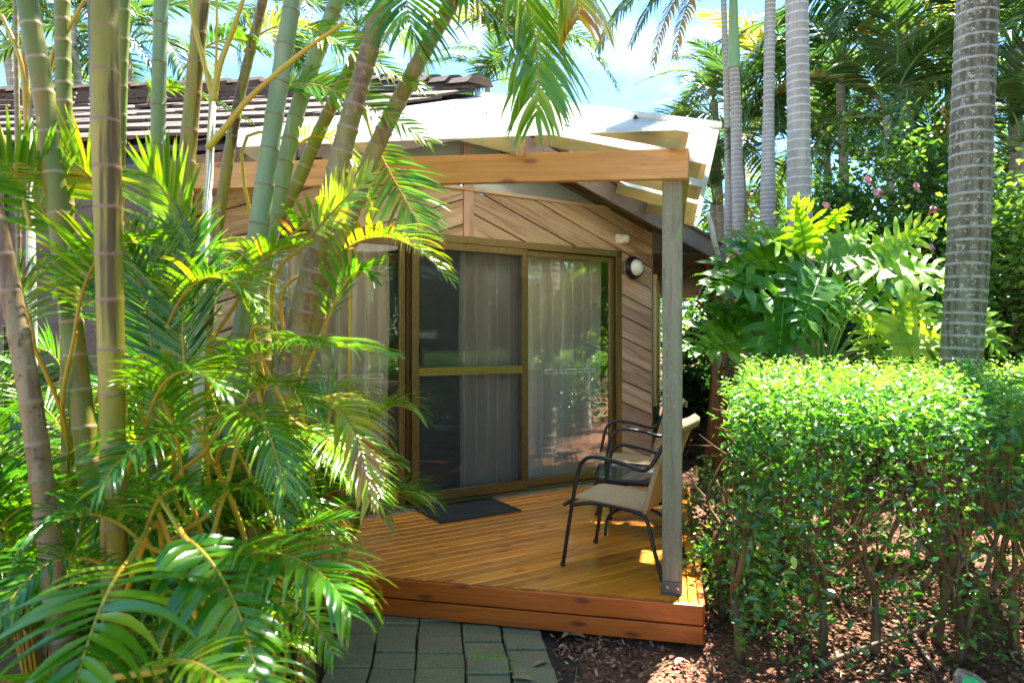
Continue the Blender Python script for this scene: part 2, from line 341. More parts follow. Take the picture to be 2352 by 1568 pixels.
# ------------------------------------------------------------ layout frames
DECK = .222; C0 = V((.911, 3.33, 0)); A_ = V((.9744, -.2250, 0)); B_ = V((.2250, .9744, 0)); Z = V((0, 0, 1))
K = V((1.331, 6.54, 0)); D_ = V((.8465, .5324, 0)); N_ = V((.5324, -.8465, 0))
W = lambda t, z, o=0: K + D_ * t + N_ * o + Z * z
WL = V((-.995, .095, 0))                                              # run of the left wing

# ------------------------------------------------------------ ground and path
g = MB(); n = 90
xs = [(-1 if i < 0 else 1) * (abs(i) / 45) ** 2.6 * 400 for i in range(-45, 46)]
gv = []; gf = []
for j, yy in enumerate(xs):
    for i, xx in enumerate(xs):
        h = .02 * math.sin(xx * 2.3 + 1) * math.sin(yy * 1.9) + .012 * math.sin(xx * 7 + yy * 5)
        if -1.05 < xx < .35 and yy < 3.9: h = -.03
        if yy > 7 and xx > 1: h += .05 * min(yy - 7, 4)
        gv.append((xx, yy, h - .01))
for j in range(90):
    for i in range(90): a = j * 91 + i; gf.append((a, a + 1, a + 92, a + 91))
g.add(gv, gf, None, .5, 0, True); tag(g.build('ground', 'mulch'), kind='structure')
dw = MB(); dw.add([(-14, -11, .03), (22, -13, .03), (22, -4.2, .03), (-14, -2.6, .03)], [(0, 1, 2, 3)]); tag(dw.build('driveway', 'concrete'), kind='structure')
# soil bed and pavers of the path
pb = MB(); ms = MB()
for c in range(5):
    yy = -1.6
    yy += random.random() * .12; off = 0
    while yy < 3.95:
        h = .155 + random.random() * .04
        def xl(q, cc): 
            y = q; return -.90 + cc * .202 + .10 * max(0, 3.4 - y) - .035 * max(0, y - 3.2) + .045 * math.sin((y - 2.2) * 1.6) * (1.2 if cc > 2 else .6)
        y0, y1 = yy + .005, yy + h - .005; x = [xl(y0, c) + .005, xl(y0, c + 1) - .005, xl(y1, c + 1) - .005, xl(y1, c) + .005]; x = [q + random.gauss(0, .002) for q in x]
        tz = .020 + random.random() * .012
        base = [(x[0], y0, -.03), (x[1], y0, -.03), (x[2], y1, -.03), (x[3], y1, -.03)]
        e = .006; top = [(x[0] + e, y0 + e, tz), (x[1] - e, y0 + e, tz + .002), (x[2] - e, y1 - e, tz), (x[3] + e, y1 - e, tz)]
        mid = [(p[0], p[1], tz - .006) for p in base]
        vs = base + mid + top; kk = random.random() * 9
        pb.add(vs, [(i, (i + 1) % 4, 4 + (i + 1) % 4, 4 + i) for i in range(4)] + [(4 + i, 4 + (i + 1) % 4, 8 + (i + 1) % 4, 8 + i) for i in range(4)] + [(8, 9, 10, 11)], [(p[0] + kk, p[1] + kk, kk) for p in vs], random.random())
        if random.random() < .16 and yy > 1:
            for q in range(90):
                u = random.random(); s_ = random.random() ** 2
                bx, by = (x[3] + (x[2] - x[3]) * (.1 + .8 * u), y1 + .005 + random.gauss(0, .006)) if random.random() < .88 else (x[1] + .006, y0 + (y1 - y0) * u)
                r = .002 + .007 * random.random() ** 2; ms.add([(bx + r * math.cos(t) * (1 + s_), by + r * math.sin(t), tz - .004 + r * (t == 9)) for t in (0, 1.6, 3.1, 4.7)] + [(bx, by, tz + r * .7)], [(0, 1, 4), (1, 2, 4), (2, 3, 4), (3, 0, 4)], None, .5)
        yy += h
tag(pb.build('path', 'paver'), kind='structure')
tag(ms.build('moss', 'moss'), 'bright green moss growing in the joints of the dark paved path', 'moss', kind='stuff')
sb = MB(); sb.add([(-1.12, -2, -.012), (.45, -2, -.012), (.3, 3.95, -.012), (-1.2, 3.95, -.012)], [(0, 1, 2, 3)]); tag(sb.build('path_bed', 'soil'), kind='structure')
# mulch chips
def chips(n, xr, yr, name, keep, lab, sz=(.005, .019)):
    c = np.stack([rng.uniform(*xr, n), rng.uniform(*yr, n), np.zeros(n)], 1); c = c[keep(c)]; n = len(c)
    h = .02 * np.sin(c[:, 0] * 2.3 + 1) * np.sin(c[:, 1] * 1.9) + .012 * np.sin(c[:, 0] * 7 + c[:, 1] * 5); h += np.where((c[:, 1] > 7) & (c[:, 0] > 1), .05 * np.minimum(c[:, 1] - 7, 4), 0)
    c[:, 2] = h + rng.uniform(-.012, .014, n)
    a = rng.uniform(0, 6.28, n); l = rng.uniform(*sz, n); wd = l * rng.uniform(.25, .6, n); t = rng.normal(0, .35, n)
    d = np.stack([np.cos(a), np.sin(a), t], 1) * l[:, None]; s_ = np.stack([-np.sin(a), np.cos(a), rng.normal(0, .35, n)], 1) * wd[:, None]
    k = rng.uniform(.5, 1, n)[:, None]
    Vt = np.stack([c - d - s_ * .6, c + d * k - s_, c + d + s_ * .5, c - d * k + s_], 1).reshape(-1, 3)
    Q = np.arange(4 * n).reshape(n, 4); tn = np.repeat(rng.beta(1.6, 2.2, n), 4)
    return tag(np_mesh(name, Vt, Q, 'chip', Vt, tn), lab, 'mulch', kind='stuff')
def not_deck(c):
    q = c[:, :2] - np.array(C0[:2]); a = q @ np.array(A_[:2]); b = q @ np.array(B_[:2])
    path = (c[:, 0] > -.95) & (c[:, 0] < .2 - .0 * c[:, 1]) & (c[:, 1] < 3.75)
    return ~((a < .02) & (b > 0.0)) & (~path | (rng.random(len(c)) < np.where(np.abs(c[:, 0] + .38) > .47, .10, .022)))
chips(90000, (-2.2, 4.6), (2.2, 6.5), 'mulch_chips', not_deck, 'loose brown bark chips scattered over the garden bed')
chips(9000, (1.2, 7), (6.5, 13), 'far_mulch_chips', not_deck, 'dark bark chips under the shrubs behind the cottage', (.02, .06))

# ------------------------------------------------------------ deck
dk = thing('deck', C0, 'orange stained timber deck with two-board fascia under the porch', 'deck')
poly3 = [C0 - B_ * 0, C0 + B_ * 2.72, K + D_ * .02 + N_ * .02, W(-4, 0, .02), C0 - A_ * 3.35]
poly = [(q.x, q.y) for q in poly3]
inner = [(q.x, q.y) for q in (C0 + B_ * .012 - A_ * .10, C0 + B_ * 2.72 - A_ * .10, K - A_ * .08 + N_ * .02, W(-4, 0, .02), C0 - A_ * 3.35 + B_ * .012)]
m = MB(); boards(m, inner, (D_.x, D_.y), .0905, .007, lambda x, y, h: V((x, y, DECK - .024 + h)), .024, .006); m.build('decking', 'deck_wood', dk)
m = MB(); m.box(C0 + Z * DECK, A_, B_, Z, (-.094, -.052), (.0, 2.74), (-.03, .001), 1, .3); m.box(C0 + Z * DECK, A_, B_, Z, (-.048, -.004), (.0, 2.74), (-.03, .002), 1, .5)
m.build('border_board', 'deck_wood', dk, .003)
for i, (z0, z1) in enumerate(((-.092, .003), (-.186, -.099))):
    m = MB(); m.box(C0 + Z * DECK, A_, B_, Z, (-3.36, .02), (-.034 - i * .001, -.003), (z0, z1), 0, .6); m.build('fascia_board', 'fascia_wood', dk, .004)
    m = MB(); m.box(C0 + Z * DECK, A_, B_, Z, (.0, .03), (.0, 2.74), (z0, z1 - .004), 1, .5); m.build('side_board', 'fascia_wood', dk, .004)
m = MB()
for q in (.1, 1.3, 2.5):
    for a in (-.2, -1.6, -3.0): m.box(C0, A_, B_, Z, (a - .05, a + .05), (q - .02, q + .08), (-.02, DECK - .03), 2)
m.build('stump', 'dark_wood', dk)
# ------------------------------------------------------------ post, beams, rafters, porch roof
RA = V((.985, 3.25, CAMH + 1.0125)); RB = P(545, 338, 3.84); RP = P(1098, 223, 5.226); RE = V((1.528, 5.56, CAMH + 1.0125)); RM = P(546, 300, 4.05)
pr = thing('porch_roof', V((.82, 3.5, DECK)), 'new timber framed porch roof with pale translucent ribbed sheets on one weathered grey post', 'porch roof')
m = MB(); pc = P(1544, 784, 3.50); pc.z = 0
m.box(pc, A_, B_, Z, (-.050, .050), (-.05, .05), (DECK + .004, CAMH + .82), 2, .5); m.build('post', 'grey_wood', pr, .006)
m = MB(); m.box(pc, A_, B_, Z, (-.046, .046), (-.058, -.0505), (DECK + .008, DECK + .066), 2, .5); m.box(pc, A_, B_, Z, (-.056, .056), (-.06, .06), (DECK + .001, DECK + .007), 0, .5)
m.build('post_bracket', 'bracket_steel', pr, .004)
for dx in (-.025, .025):
    m = MB(); m.tube([pc + A_ * dx + B_ * -.057 + Z * (DECK + .038), pc + A_ * dx + B_ * -.068 + Z * (DECK + .038)], .011, 6); m.build('bolt', 'galv', pr)
def beam(name, p0, p1, wd, dn, upv, mat, side, parent, tone=.5, bev=.003):
    """bar from p0 to p1 (centre of top edge), height dn down, width wd along side"""
    a = (p1 - p0); l = a.length; a.normalize(); s_ = V(side).normalized(); u = a.cross(s_).normalized()
    if u.z < 0: u = -u
    mb = MB(); mb.box(p0, a, s_, u, (0, l), (-wd / 2, wd / 2), (-dn, 0), 0, tone); return mb.build(name, mat, parent, bev)
bt0 = P(1582, 343, 3.40); bt1 = P(1582, 343, 3.40) - A_ * 2.95; bt1 = P(1176 + F * bt1.x / bt1.y, 379, bt1.y)
beam('beam', bt0, bt1, .045, .148, Z, 'beam_wood', B_, pr)
sb0 = bt0 + A_ * -.018 + B_ * .03 + Z * -.004; sb1 = sb0 + B_ * 2.45
beam('side_beam', sb0, sb1, .045, .14, Z, 'rafter_wood', A_, pr)
def plane(a, b, c): n = (b - a).cross(c - a).normalized(); n = n if n.z > 0 else -n; return n, n.dot(a)
PF = plane(RA, RB, RP); PR = plane(RA, RE, RP)
def pz(pl, x, y): n, d = pl; return (d - n.x * x - n.y * y) / n.z
roofz = lambda x, y: min(pz(PF, x, y), pz(PR, x, y))
RD = -N_                                                             # rafters run towards the gable
starts = []
for s_ in (-.06, -.87, -1.62, -2.35): starts.append((C0 + A_ * s_ + B_ * -.045, PF))
for s_ in (.62, 1.22, 1.80, 2.28): starts.append((C0 + A_ * .055 + B_ * s_, PR))
for i, (p, pl) in enumerate(starts):
    # stop at the barge board plane
    dist = (p - (K + N_ * .40)).dot(N_)
    q = p + RD * max(dist, .3)
    p = p.copy(); q = q.copy(); p.z = pz(pl, p.x, p.y) - .012; q.z = pz(pl, q.x, q.y) - .012
    p2 = p + (q - p) * .004
    o = beam('rafter', p, q, .038, .088, Z, 'rafter_wood', D_, pr, random.random())
    d = (q - p).normalized(); e = beam('rafter_end', p - d * .002, p + d * .0005, .0385, .0885, Z, 'rafter_end_wood', D_, o, random.random(), 0)
def sheet(name, pts, e0, parent, th=.006):
    mb = MB(); o = pts[0]; u = e0.normalized(); nn = (pts[1] - pts[0]).cross(pts[2] - pts[0]).normalized(); nn = nn if nn.z > 0 else -nn; v = nn.cross(u)
    mb.prism(pts, nn * th, lambda q: ((q - o).dot(u), (q - o).dot(v), 0), .5); return mb.build(name, 'roof_sheet', parent)
sheet('front_sheet', [RA, RB, RM, RP], A_, pr); sheet('side_sheet', [RA, RE, RP + V((.9, 1.9, -.02)), RP], B_, pr)
m = MB(); m.tube([RA + (RA - RP).normalized() * .0 + Z * .014, RP + Z * .02], .022, 6); m.build('ridge_cap', 'roof_sheet', pr)
def onF(x, y):
    d = V(((x - 1176) / F, 1, -(y - 784) / F)); n, dd = PF; t = (dd - n.z * CAMH) / n.dot(d); return V((0, 0, CAMH)) + d * t + n * .008
for x, y in ((607, 325), (780, 297), (1047, 255), (1118, 268), (1300, 298), (1305, 299), (1155, 300), (1180, 299), (1242, 246), (1460, 276), (990, 292), (900, 300)):
    p = onF(x, y); m = MB(); m.tube([p, p + PF[0] * .008, p + PF[0] * .009, p + PF[0] * .018], [.015, .012, .007, .007], 6); m.build('screw', 'black_metal', pr)

# ------------------------------------------------------------ cottage
co = thing('cottage', K, 'weathered timber cottage with diagonal board cladding and dark tiled roof', 'cottage')
TC = -2.0; zr = lambda t, b=1.06: CAMH + b + .316 * (2 - abs(t - TC)) + 0 * b   # rake soffit height over the chamfer wall
ztop = CAMH + 1.2; zd = DECK + 2.115; th = math.atan(.373); cd = (math.cos(th), -math.sin(th)); cdl = (math.cos(th), math.sin(th))
to3 = lambda x, y, h: W(x, y, h)
def wallpoly(name, poly, d, mat, wd=.187):
    m = MB(); boards(m, poly, d, wd, .010, to3, .02, .004); return m.build(name, mat, co)
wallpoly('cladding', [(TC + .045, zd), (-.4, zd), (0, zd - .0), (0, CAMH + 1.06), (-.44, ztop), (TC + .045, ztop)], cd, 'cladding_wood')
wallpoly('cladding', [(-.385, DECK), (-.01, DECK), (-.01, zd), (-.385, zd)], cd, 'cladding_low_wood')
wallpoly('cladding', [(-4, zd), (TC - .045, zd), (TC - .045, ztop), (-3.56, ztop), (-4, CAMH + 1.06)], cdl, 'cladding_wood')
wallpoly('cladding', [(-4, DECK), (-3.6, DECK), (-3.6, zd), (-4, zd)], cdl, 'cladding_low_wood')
def wb(mb, t0, t1, z0, z1, o0, o1, grain=None, tone=None, mi=0):
    if grain is None: grain = 0 if t1 - t0 > z1 - z0 else 2
    mb.box(K, D_, N_, Z, (t0, t1), (o0, o1), (z0, z1), grain, tone, mi)
m = MB(); wb(m, -4, 0, zd + .02, ztop - .01, -.06, -.003); wb(m, -.36, 0, .1, zd + .02, -.06, -.003); wb(m, -4, -3.62, .1, zd + .02, -.06, -.003); m.build('wall', 'dark_wood', co)
m = MB(); wb(m, TC - .043, TC + .043, zd, CAMH + 1.68, .0, .035, 2, .5); m.build('gable_post', 'pink_wood', co, .002)
m = MB(); wb(m, -3.56, -.42, ztop, ztop + .028, -.01, .045, 0, .6); m.build('clerestory_sill', 'cladding_wood', co, .002)
for sgn in (1, -1):
    e = -.44 if sgn > 0 else -3.56
    m = MB(); m.prism([W(TC + sgn * .05, ztop + .02, -.02), W(e, ztop + .02, -.02), W(TC + sgn * .05, CAMH + 1.68, -.02)], N_ * .004, None, .5); m.build('clerestory_window', 'clerestory_glass', co)
    # rake trim in the wall plane, barge board on the overhang and the soffit between them
    k = 0 if sgn > 0 else -4
    beam('rake_trim', W(TC, CAMH + 1.735, .02), W(k, CAMH + 1.735 - .632, .02), .05, .07, Z, 'dark_wood', N_, co)
    m = MB(); x1 = TC + sgn * 2.632; bz = lambda t: CAMH + .934 + .316 * (2 - abs(t - TC)) - .002
    m.prism([W(TC, bz(TC), .34), W(x1, CAMH + .734, .34), W(x1, CAMH + .90, .34), W(x1 - sgn * .06, CAMH + .95, .34), W(TC, bz(TC) + .155, .34)], N_ * .024, None, .5); m.build('barge_board', 'fascia_paint', co, .002)
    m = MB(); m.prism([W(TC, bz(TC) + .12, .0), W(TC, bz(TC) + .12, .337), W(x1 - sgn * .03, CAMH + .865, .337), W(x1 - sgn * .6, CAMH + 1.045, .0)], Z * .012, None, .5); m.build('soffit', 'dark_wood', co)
# right side wall, its window, soffit, fascia
def frame_box(mb, o, ax, ay, r0, r1, r2, grain=0, tone=None): mb.box(o, ax, ay, Z, r0, r1, r2, grain, tone)
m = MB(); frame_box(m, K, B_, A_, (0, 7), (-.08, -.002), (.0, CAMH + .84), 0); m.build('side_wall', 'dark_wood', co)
m = MB(); frame_box(m, K, B_, A_, (-.02, .03), (-.0, .02), (.1, CAMH + .86), 2, .6); m.build('corner_trim', 'dark_wood', co)
wn = MB(); 
for y0, y1 in ((.1, .16), (.9, .95), (1.7, 1.76)): frame_box(wn, K, B_, A_, (y0, y1), (.002, .05), (.9, 2.1), 2, .6)
for z0 in (.87, 2.1): frame_box(wn, K, B_, A_, (.1, 1.76), (.002, .055), (z0, z0 + .05), 0, .6)
wno = wn.build('side_window', 'gold_metal', co, .002)
m = MB(); frame_box(m, K, B_, A_, (.16, 1.7), (.006, .012), (.9, 2.1)); m.build('pane', 'clear_glass', wno)
m = MB(); so0 = W(.632, 0, .34)
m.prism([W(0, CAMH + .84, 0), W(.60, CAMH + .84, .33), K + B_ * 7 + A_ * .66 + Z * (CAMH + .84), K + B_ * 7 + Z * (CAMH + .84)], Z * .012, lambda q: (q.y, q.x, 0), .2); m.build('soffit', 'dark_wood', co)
m = MB(); m.prism([W(.62, CAMH + .79, .33), W(.62, CAMH + .91, .33), K + B_ * 7 + A_ * .7 + Z * (CAMH + .91), K + B_ * 7 + A_ * .7 + Z * (CAMH + .79)], A_ * .022, lambda q: (q.y, q.z, 0), .6); m.build('eave_board', 'pink_wood', co)
# left wing wall and eave
k0 = W(-4, 0, 0); WN = V((-.095, -.995, 0))
m = MB(); frame_box(m, k0, WL, WN, (0, 7), (-.08, 0), (0, CAMH + 1.2), 0)
for i in range(5): frame_box(m, k0, WL, WN, (i * 1.3, i * 1.3 + .08), (0, .03), (0, CAMH + 1.2), 2)
m.build('wing_wall', 'dark_wood', co)
E1 = P(585, 313, 4.3); E0 = E1 + WL * 7; T1 = V((-1.62, 7.43, CAMH + 2.83)); T0 = T1 + WL * 9; T0.z = E0.z + (T1.z - E1.z); TP = RP + Z * .06
m = MB(); m.prism([E1 + V((.25, .05, -.035)), E0 + V((0, 0, -.035)), E0 + V((0, 0, -.14)), E1 + V((.25, .05, -.14))], V((0, .02, 0)), None, .5); m.build('eave_board', 'black_metal', co)
m = MB(); m.prism([E1 + V((.4, .04, -.12)), E0 + V((0, 0, -.12)), E0 + V((0, .9, -.12)), E1 + V((.4, .9, -.12))], Z * .01, None, .5); m.build('soffit', 'dark_wood', co)
m = MB()
zs = E1.z; nrow = 12; dz = (T1.z - zs) / nrow
def lft(z): t = (z - E0.z) / (T0.z - E0.z); return E0.lerp(T0, t)
def rgt(z):
    if z < TP.z: return E1.lerp(TP, max(0, (z - E1.z) / (TP.z - E1.z)))
    return TP.lerp(T1, min(1, (z - TP.z) / (T1.z - TP.z)))
rn = (T1 - E1).cross(E0 - E1).normalized(); rn = rn if rn.z > 0 else -rn
for r_ in range(nrow):
    z0 = zs + r_ * dz; z1 = z0 + dz * 1.06; a0, b0, a1, b1 = rgt(z0), lft(z0), rgt(z1), lft(z1); ln = (b0 - a0).length; k = int(ln / .30); ofs = .5 * (r_ % 2)
    for i in range(k + 1):
        u0 = max(0, (i - ofs) / k) + .001; u1 = min(1, (i + 1 - ofs) / k) - .001
        if u1 <= u0: continue
        lift = .022 + random.random() * .012; t1_ = random.random(); jx = random.uniform(-.01, .01)
        q = [a0.lerp(b0, u0), a0.lerp(b0, u1), a1.lerp(b1, u1), a1.lerp(b1, u0)]
        if q[0].x > TP.x + .3: continue
        up = [q[0] + rn * lift - V((0, .012 + jx, .006)), q[1] + rn * (lift + random.random() * .006) - V((0, .012 + jx, .006)), q[2] + rn * .004, q[3] + rn * .004]
        dn = [p - rn * .02 for p in up]
        m.add(up + dn, [(0, 1, 2, 3), (0, 4, 5, 1), (1, 5, 6, 2), (3, 7, 4, 0)], [(p.x * 1 + t1_ * 9, p.y + p.z, t1_) for p in up + dn], t1_)
m.build('tile_roof', 'roof_tile', co)
m = MB(); m.prism([E1 - Z * .05, E0 - Z * .05, T0 - Z * .05, T1 - Z * .05], -Z * .03, None, .5); m.prism([E1 - Z * .05, TP - Z * .05, T1 - Z * .05], -Z * .03, None, .5)
# right slope of the main roof
q0 = W(2.632 - 2, CAMH + .93, .36); m.prism([TP - Z * .06, q0, q0 + B_ * 7, T1 + B_ * 6 - Z * .06, T1 - Z * .06], -Z * .04, None, .5); m.build('roof', 'roof_tile', co)
def hipcaps(a, b, parent, r=.085):
    d = b - a; k = max(2, int(d.length / .36)); mb = MB(); u = d.normalized(); s_ = u.cross(Z).normalized(); v = s_.cross(u)
    for i in range(k):
        p = a + d * (i / k); q = a + d * ((i + 1.06) / k); vs = []; tn = random.random()
        for pp, rr, hh in ((p, r * 1.12, .02), (q, r * .98, 0)):
            for an in (-85, -40, 0, 40, 85): an = R(an); vs.append(pp + s_ * rr * 1.25 * math.sin(an) + v * (rr * math.cos(an) * .8 + hh - .03))
        mb.add(vs, [(j, j + 1, j + 6, j + 5) for j in range(4)] + [(4, 3, 2, 1, 0), (5, 6, 7, 8, 9)], [(w_.x + tn * 5, w_.y, w_.z) for w_ in vs], tn)
    return mb.build('ridge_tiles', 'roof_tile', parent)
hipcaps(TP + V((.02, -.05, .02)), T1 + Z * .02, co); hipcaps(T1 + Z * .02, T0 + Z * .02, co)
# barge tile edge over the right rake: moss and debris
m = MB(); q1 = W(1.9 - 2 + .2, CAMH + 1.095, .37); 
for i in range(9):
    t = -1.2 + i * .195; a = W(t, bz(t) + .165, .385); b = W(t + .2, bz(t + .2) + .165, .385); m.prism([a, b, b - N_ * .3 + Z * .0, a - N_ * .3], Z * .022 + Z * random.random() * .01, None, random.random())
m.build('edge_tile', 'roof_tile', co)
# sliding door
sd = MB()
for a, b, c, d in ((-3.6, -3.55, DECK, zd), (-.455, -.39, DECK, zd), (-3.6, -.39, zd - .06, zd), (-3.6, -.39, DECK, DECK + .035)): wb(sd, a, b, c, d, -.07, .03, None, .5)
door = sd.build('door_frame', 'bronze_metal', co, .003)
m = MB(); wb(m, -3.6, -.36, DECK + .001, DECK + .012, .032, .07, 0, .5); m.build('sill_track', 'galv', door)
def panel(name, t0, t1, o, wd, mat, midrail=False, par=co):
    mb = MB(); z0, z1 = DECK + .045, zd - .065
    for a, b, c, d in ((t0, t0 + wd, z0, z1), (t1 - wd, t1, z0, z1), (t0 + wd, t1 - wd, z1 - wd, z1), (t0 + wd, t1 - wd, z0, z0 + wd * 1.3)): wb(mb, a, b, c, d, o - .018, o + .018, None, .5)
    for a, b, c, d in ((t0 + .012, t0 + .02, z0, z1), (t1 - .02, t1 - .012, z0, z1)): wb(mb, a, b, c, d, o + .018, o + .024, None, .5)
    p = mb.build(name, mat, par, .002)
    g_ = MB(); wb(g_, t0 + wd, t1 - wd, z0 + wd, z1 - wd, o - .002, o + .002); return p, g_
p1, gl = panel('sliding_panel', -1.47, -.46, -.02, .045, 'bronze_metal'); gl.build('glass', 'door_glass', p1)
p2, gl = panel('sliding_panel', -2.50, -1.42, -.062, .045, 'bronze_metal'); gl.build('glass', 'door_glass', p2)
p3, gl = panel('sliding_panel', -3.55, -2.53, -.02, .045, 'bronze_metal'); gl.build('glass', 'door_glass', p3)
sc_, gl = panel('screen_door', -2.49, -1.44, .025, .055, 'bronze_metal'); gl.build('fly_screen', 'fly_mesh', sc_)
m = MB(); mz = DECK + 1.045
for i in range(5): wb(m, -2.435, -1.495, mz - .03 + i * .0125, mz - .03 + i * .0125 + .0105, .005, .046 - (i % 2) * .004, 0, .5)
m.build('mid_rail', 'gold_metal', sc_)
m = MB(); wb(m, -2.43, -2.405, mz + .05, mz + .2, .02, .06); m.build('handle', 'black_metal', sc_, .004)
m = MB()                                                             # safety decals on the glass
def decal(t0, t1, z0, z1, o, e=.0035):
    for a, b, c, d in ((t0, t1, z0, z0 + e), (t0, t1, z1 - e, z1), (t0, t0 + e, z0 + e, z1 - e), (t1 - e, t1, z0 + e, z1 - e)): wb(m, a, b, c, d, o, o + .0006)
for base, pp_ in ((-1.22, p1), (-3.25, p3)):
    zz = DECK + 1.0; x = base; m = MB()
    for wd in (.125, .03, .125, .03, .125): decal(x, x + wd, zz, zz + .034, -.017); x += wd + .028
    m.build('glass_sticker', 'sticker_white', pp_)
m = MB(); decal(-2.44, -2.24, DECK + 1.30, DECK + 1.365, -.0585, .002)
for i in range(4):
    x = -2.425
    while x < -2.26: l = random.uniform(.012, .03); wb(m, x, min(x + l, -2.255), DECK + 1.312 + i * .011, DECK + 1.312 + i * .011 + .004, -.0585, -.058); x += l + .006
m.build('glass_notice', 'sticker_white', p2)
# room behind the glass
m = MB(); r0, r1 = -3.9, -.1
for a, b, c, d, e, f in ((r0, r1, .1, zd + .3, -3.2, -3.1), (r0 - .1, r0, .1, zd + .3, -3.1, -.1), (r1, r1 + .02, .1, zd + .3, -3.1, -.1), (r0, r1, zd + .25, zd + .3, -3.1, -.07)): wb(m, a, b, c, d, e, f)
m.build('inner_wall', 'interior_paint', co)
m = MB(); wb(m, r0, r1, DECK - .06, DECK + .01, -3.1, -.08); m.build('inner_floor', 'carpet', co)
def curtain(t0, t1, label, seed):
    rr = random.Random(seed); me = MB(); nseg = int((t1 - t0) * 150); ph = 0; vs = []; offs = []
    for i in range(nseg + 1):
        ph += rr.uniform(.24, .50); offs.append(math.sin(ph) * (.062 + .014 * math.sin(i * .11)))
    for zi in range(9):
        z = DECK + .03 + zi / 8 * (zd - DECK - .06)
        for i in range(nseg + 1):
            k = 1.1 - .35 * zi / 8; vs.append(W(t0 + (t1 - t0) * i / nseg + .008 * math.sin(zi + i * .2), z, -.185 + offs[i] * k))
    fs = [(zi * (nseg + 1) + i, zi * (nseg + 1) + i + 1, (zi + 1) * (nseg + 1) + i + 1, (zi + 1) * (nseg + 1) + i) for zi in range(8) for i in range(nseg)]
    me.add(vs, fs, None, .5, 0, True); tag(me.build('curtain', 'curtain_cloth'), label, 'curtain', 'curtains behind the sliding doors')
curtain(-1.98, -.46, 'wide taupe curtain hanging behind the right hand glass door', 3)
curtain(-3.5, -2.6, 'taupe curtain behind the left glass panel half hidden by palm fronds', 5)
# ------------------------------------------------------------ wall fittings
lp = W(-.20, CAMH + .69, .02); ln = thing('wall_lamp', lp, 'round bulkhead lamp with black rim beside the glass door', 'lamp')
def lathe(mb, o, ax, prof, seg=24):
    ax = V(ax).normalized(); s_ = ax.cross(Z).normalized(); v = ax.cross(s_); vs = []; fs = []
    for (h, r) in prof:
        for k in range(seg): a = 2 * math.pi * k / seg; vs.append(o + ax * h + (s_ * math.cos(a) + v * math.sin(a)) * r)
    for i in range(len(prof) - 1):
        for k in range(seg): a = i * seg + k; b = i * seg + (k + 1) % seg; fs.append((a, b, b + seg, a + seg))
    mb.add(vs, fs, None, .5, 0, True)
lp = P(1466, 614, 6.30); lp = W((lp - K).dot(D_), lp.z, .02)
m = MB(); lathe(m, lp, N_, [(0, .0), (0, .105), (.03, .108), (.05, .10), (.06, .09), (.078, .088), (.082, .08), (.06, .07), (.05, 0)]); m.build('housing', 'black_metal', ln)
m = MB(); lathe(m, lp + N_ * .055, N_, [(0, .078), (.02, .077), (.045, .065), (.062, .04), (.07, .0)]); m.build('lens', 'lamp_glass', ln)
m = MB(); lathe(m, lp + N_ * .012, N_, [(.0, .111), (.012, .114), (.022, .109)]); m.build('trim_ring', 'galv', ln)
sp = P(1440, 546, 6.2); sp = W((sp - K).dot(D_), sp.z, .02); ln2 = thing('motion_sensor', sp, 'small white motion sensor on the cladding above the lamp', 'sensor')
m = MB(); m.box(sp, D_, N_, Z, (-.045, .03), (0, .035), (-.04, .045)); m.build('base', 'white_plastic', ln2, .008)
m = MB(); lathe(m, sp + D_ * .04 + N_ * .05 - Z * .0, N_ + D_ * .7 - Z * .2, [(-.045, 0), (-.04, .03), (-.02, .04), (.01, .042), (.03, .03), (.038, 0)]); m.build('sensor_head', 'white_plastic', ln2)

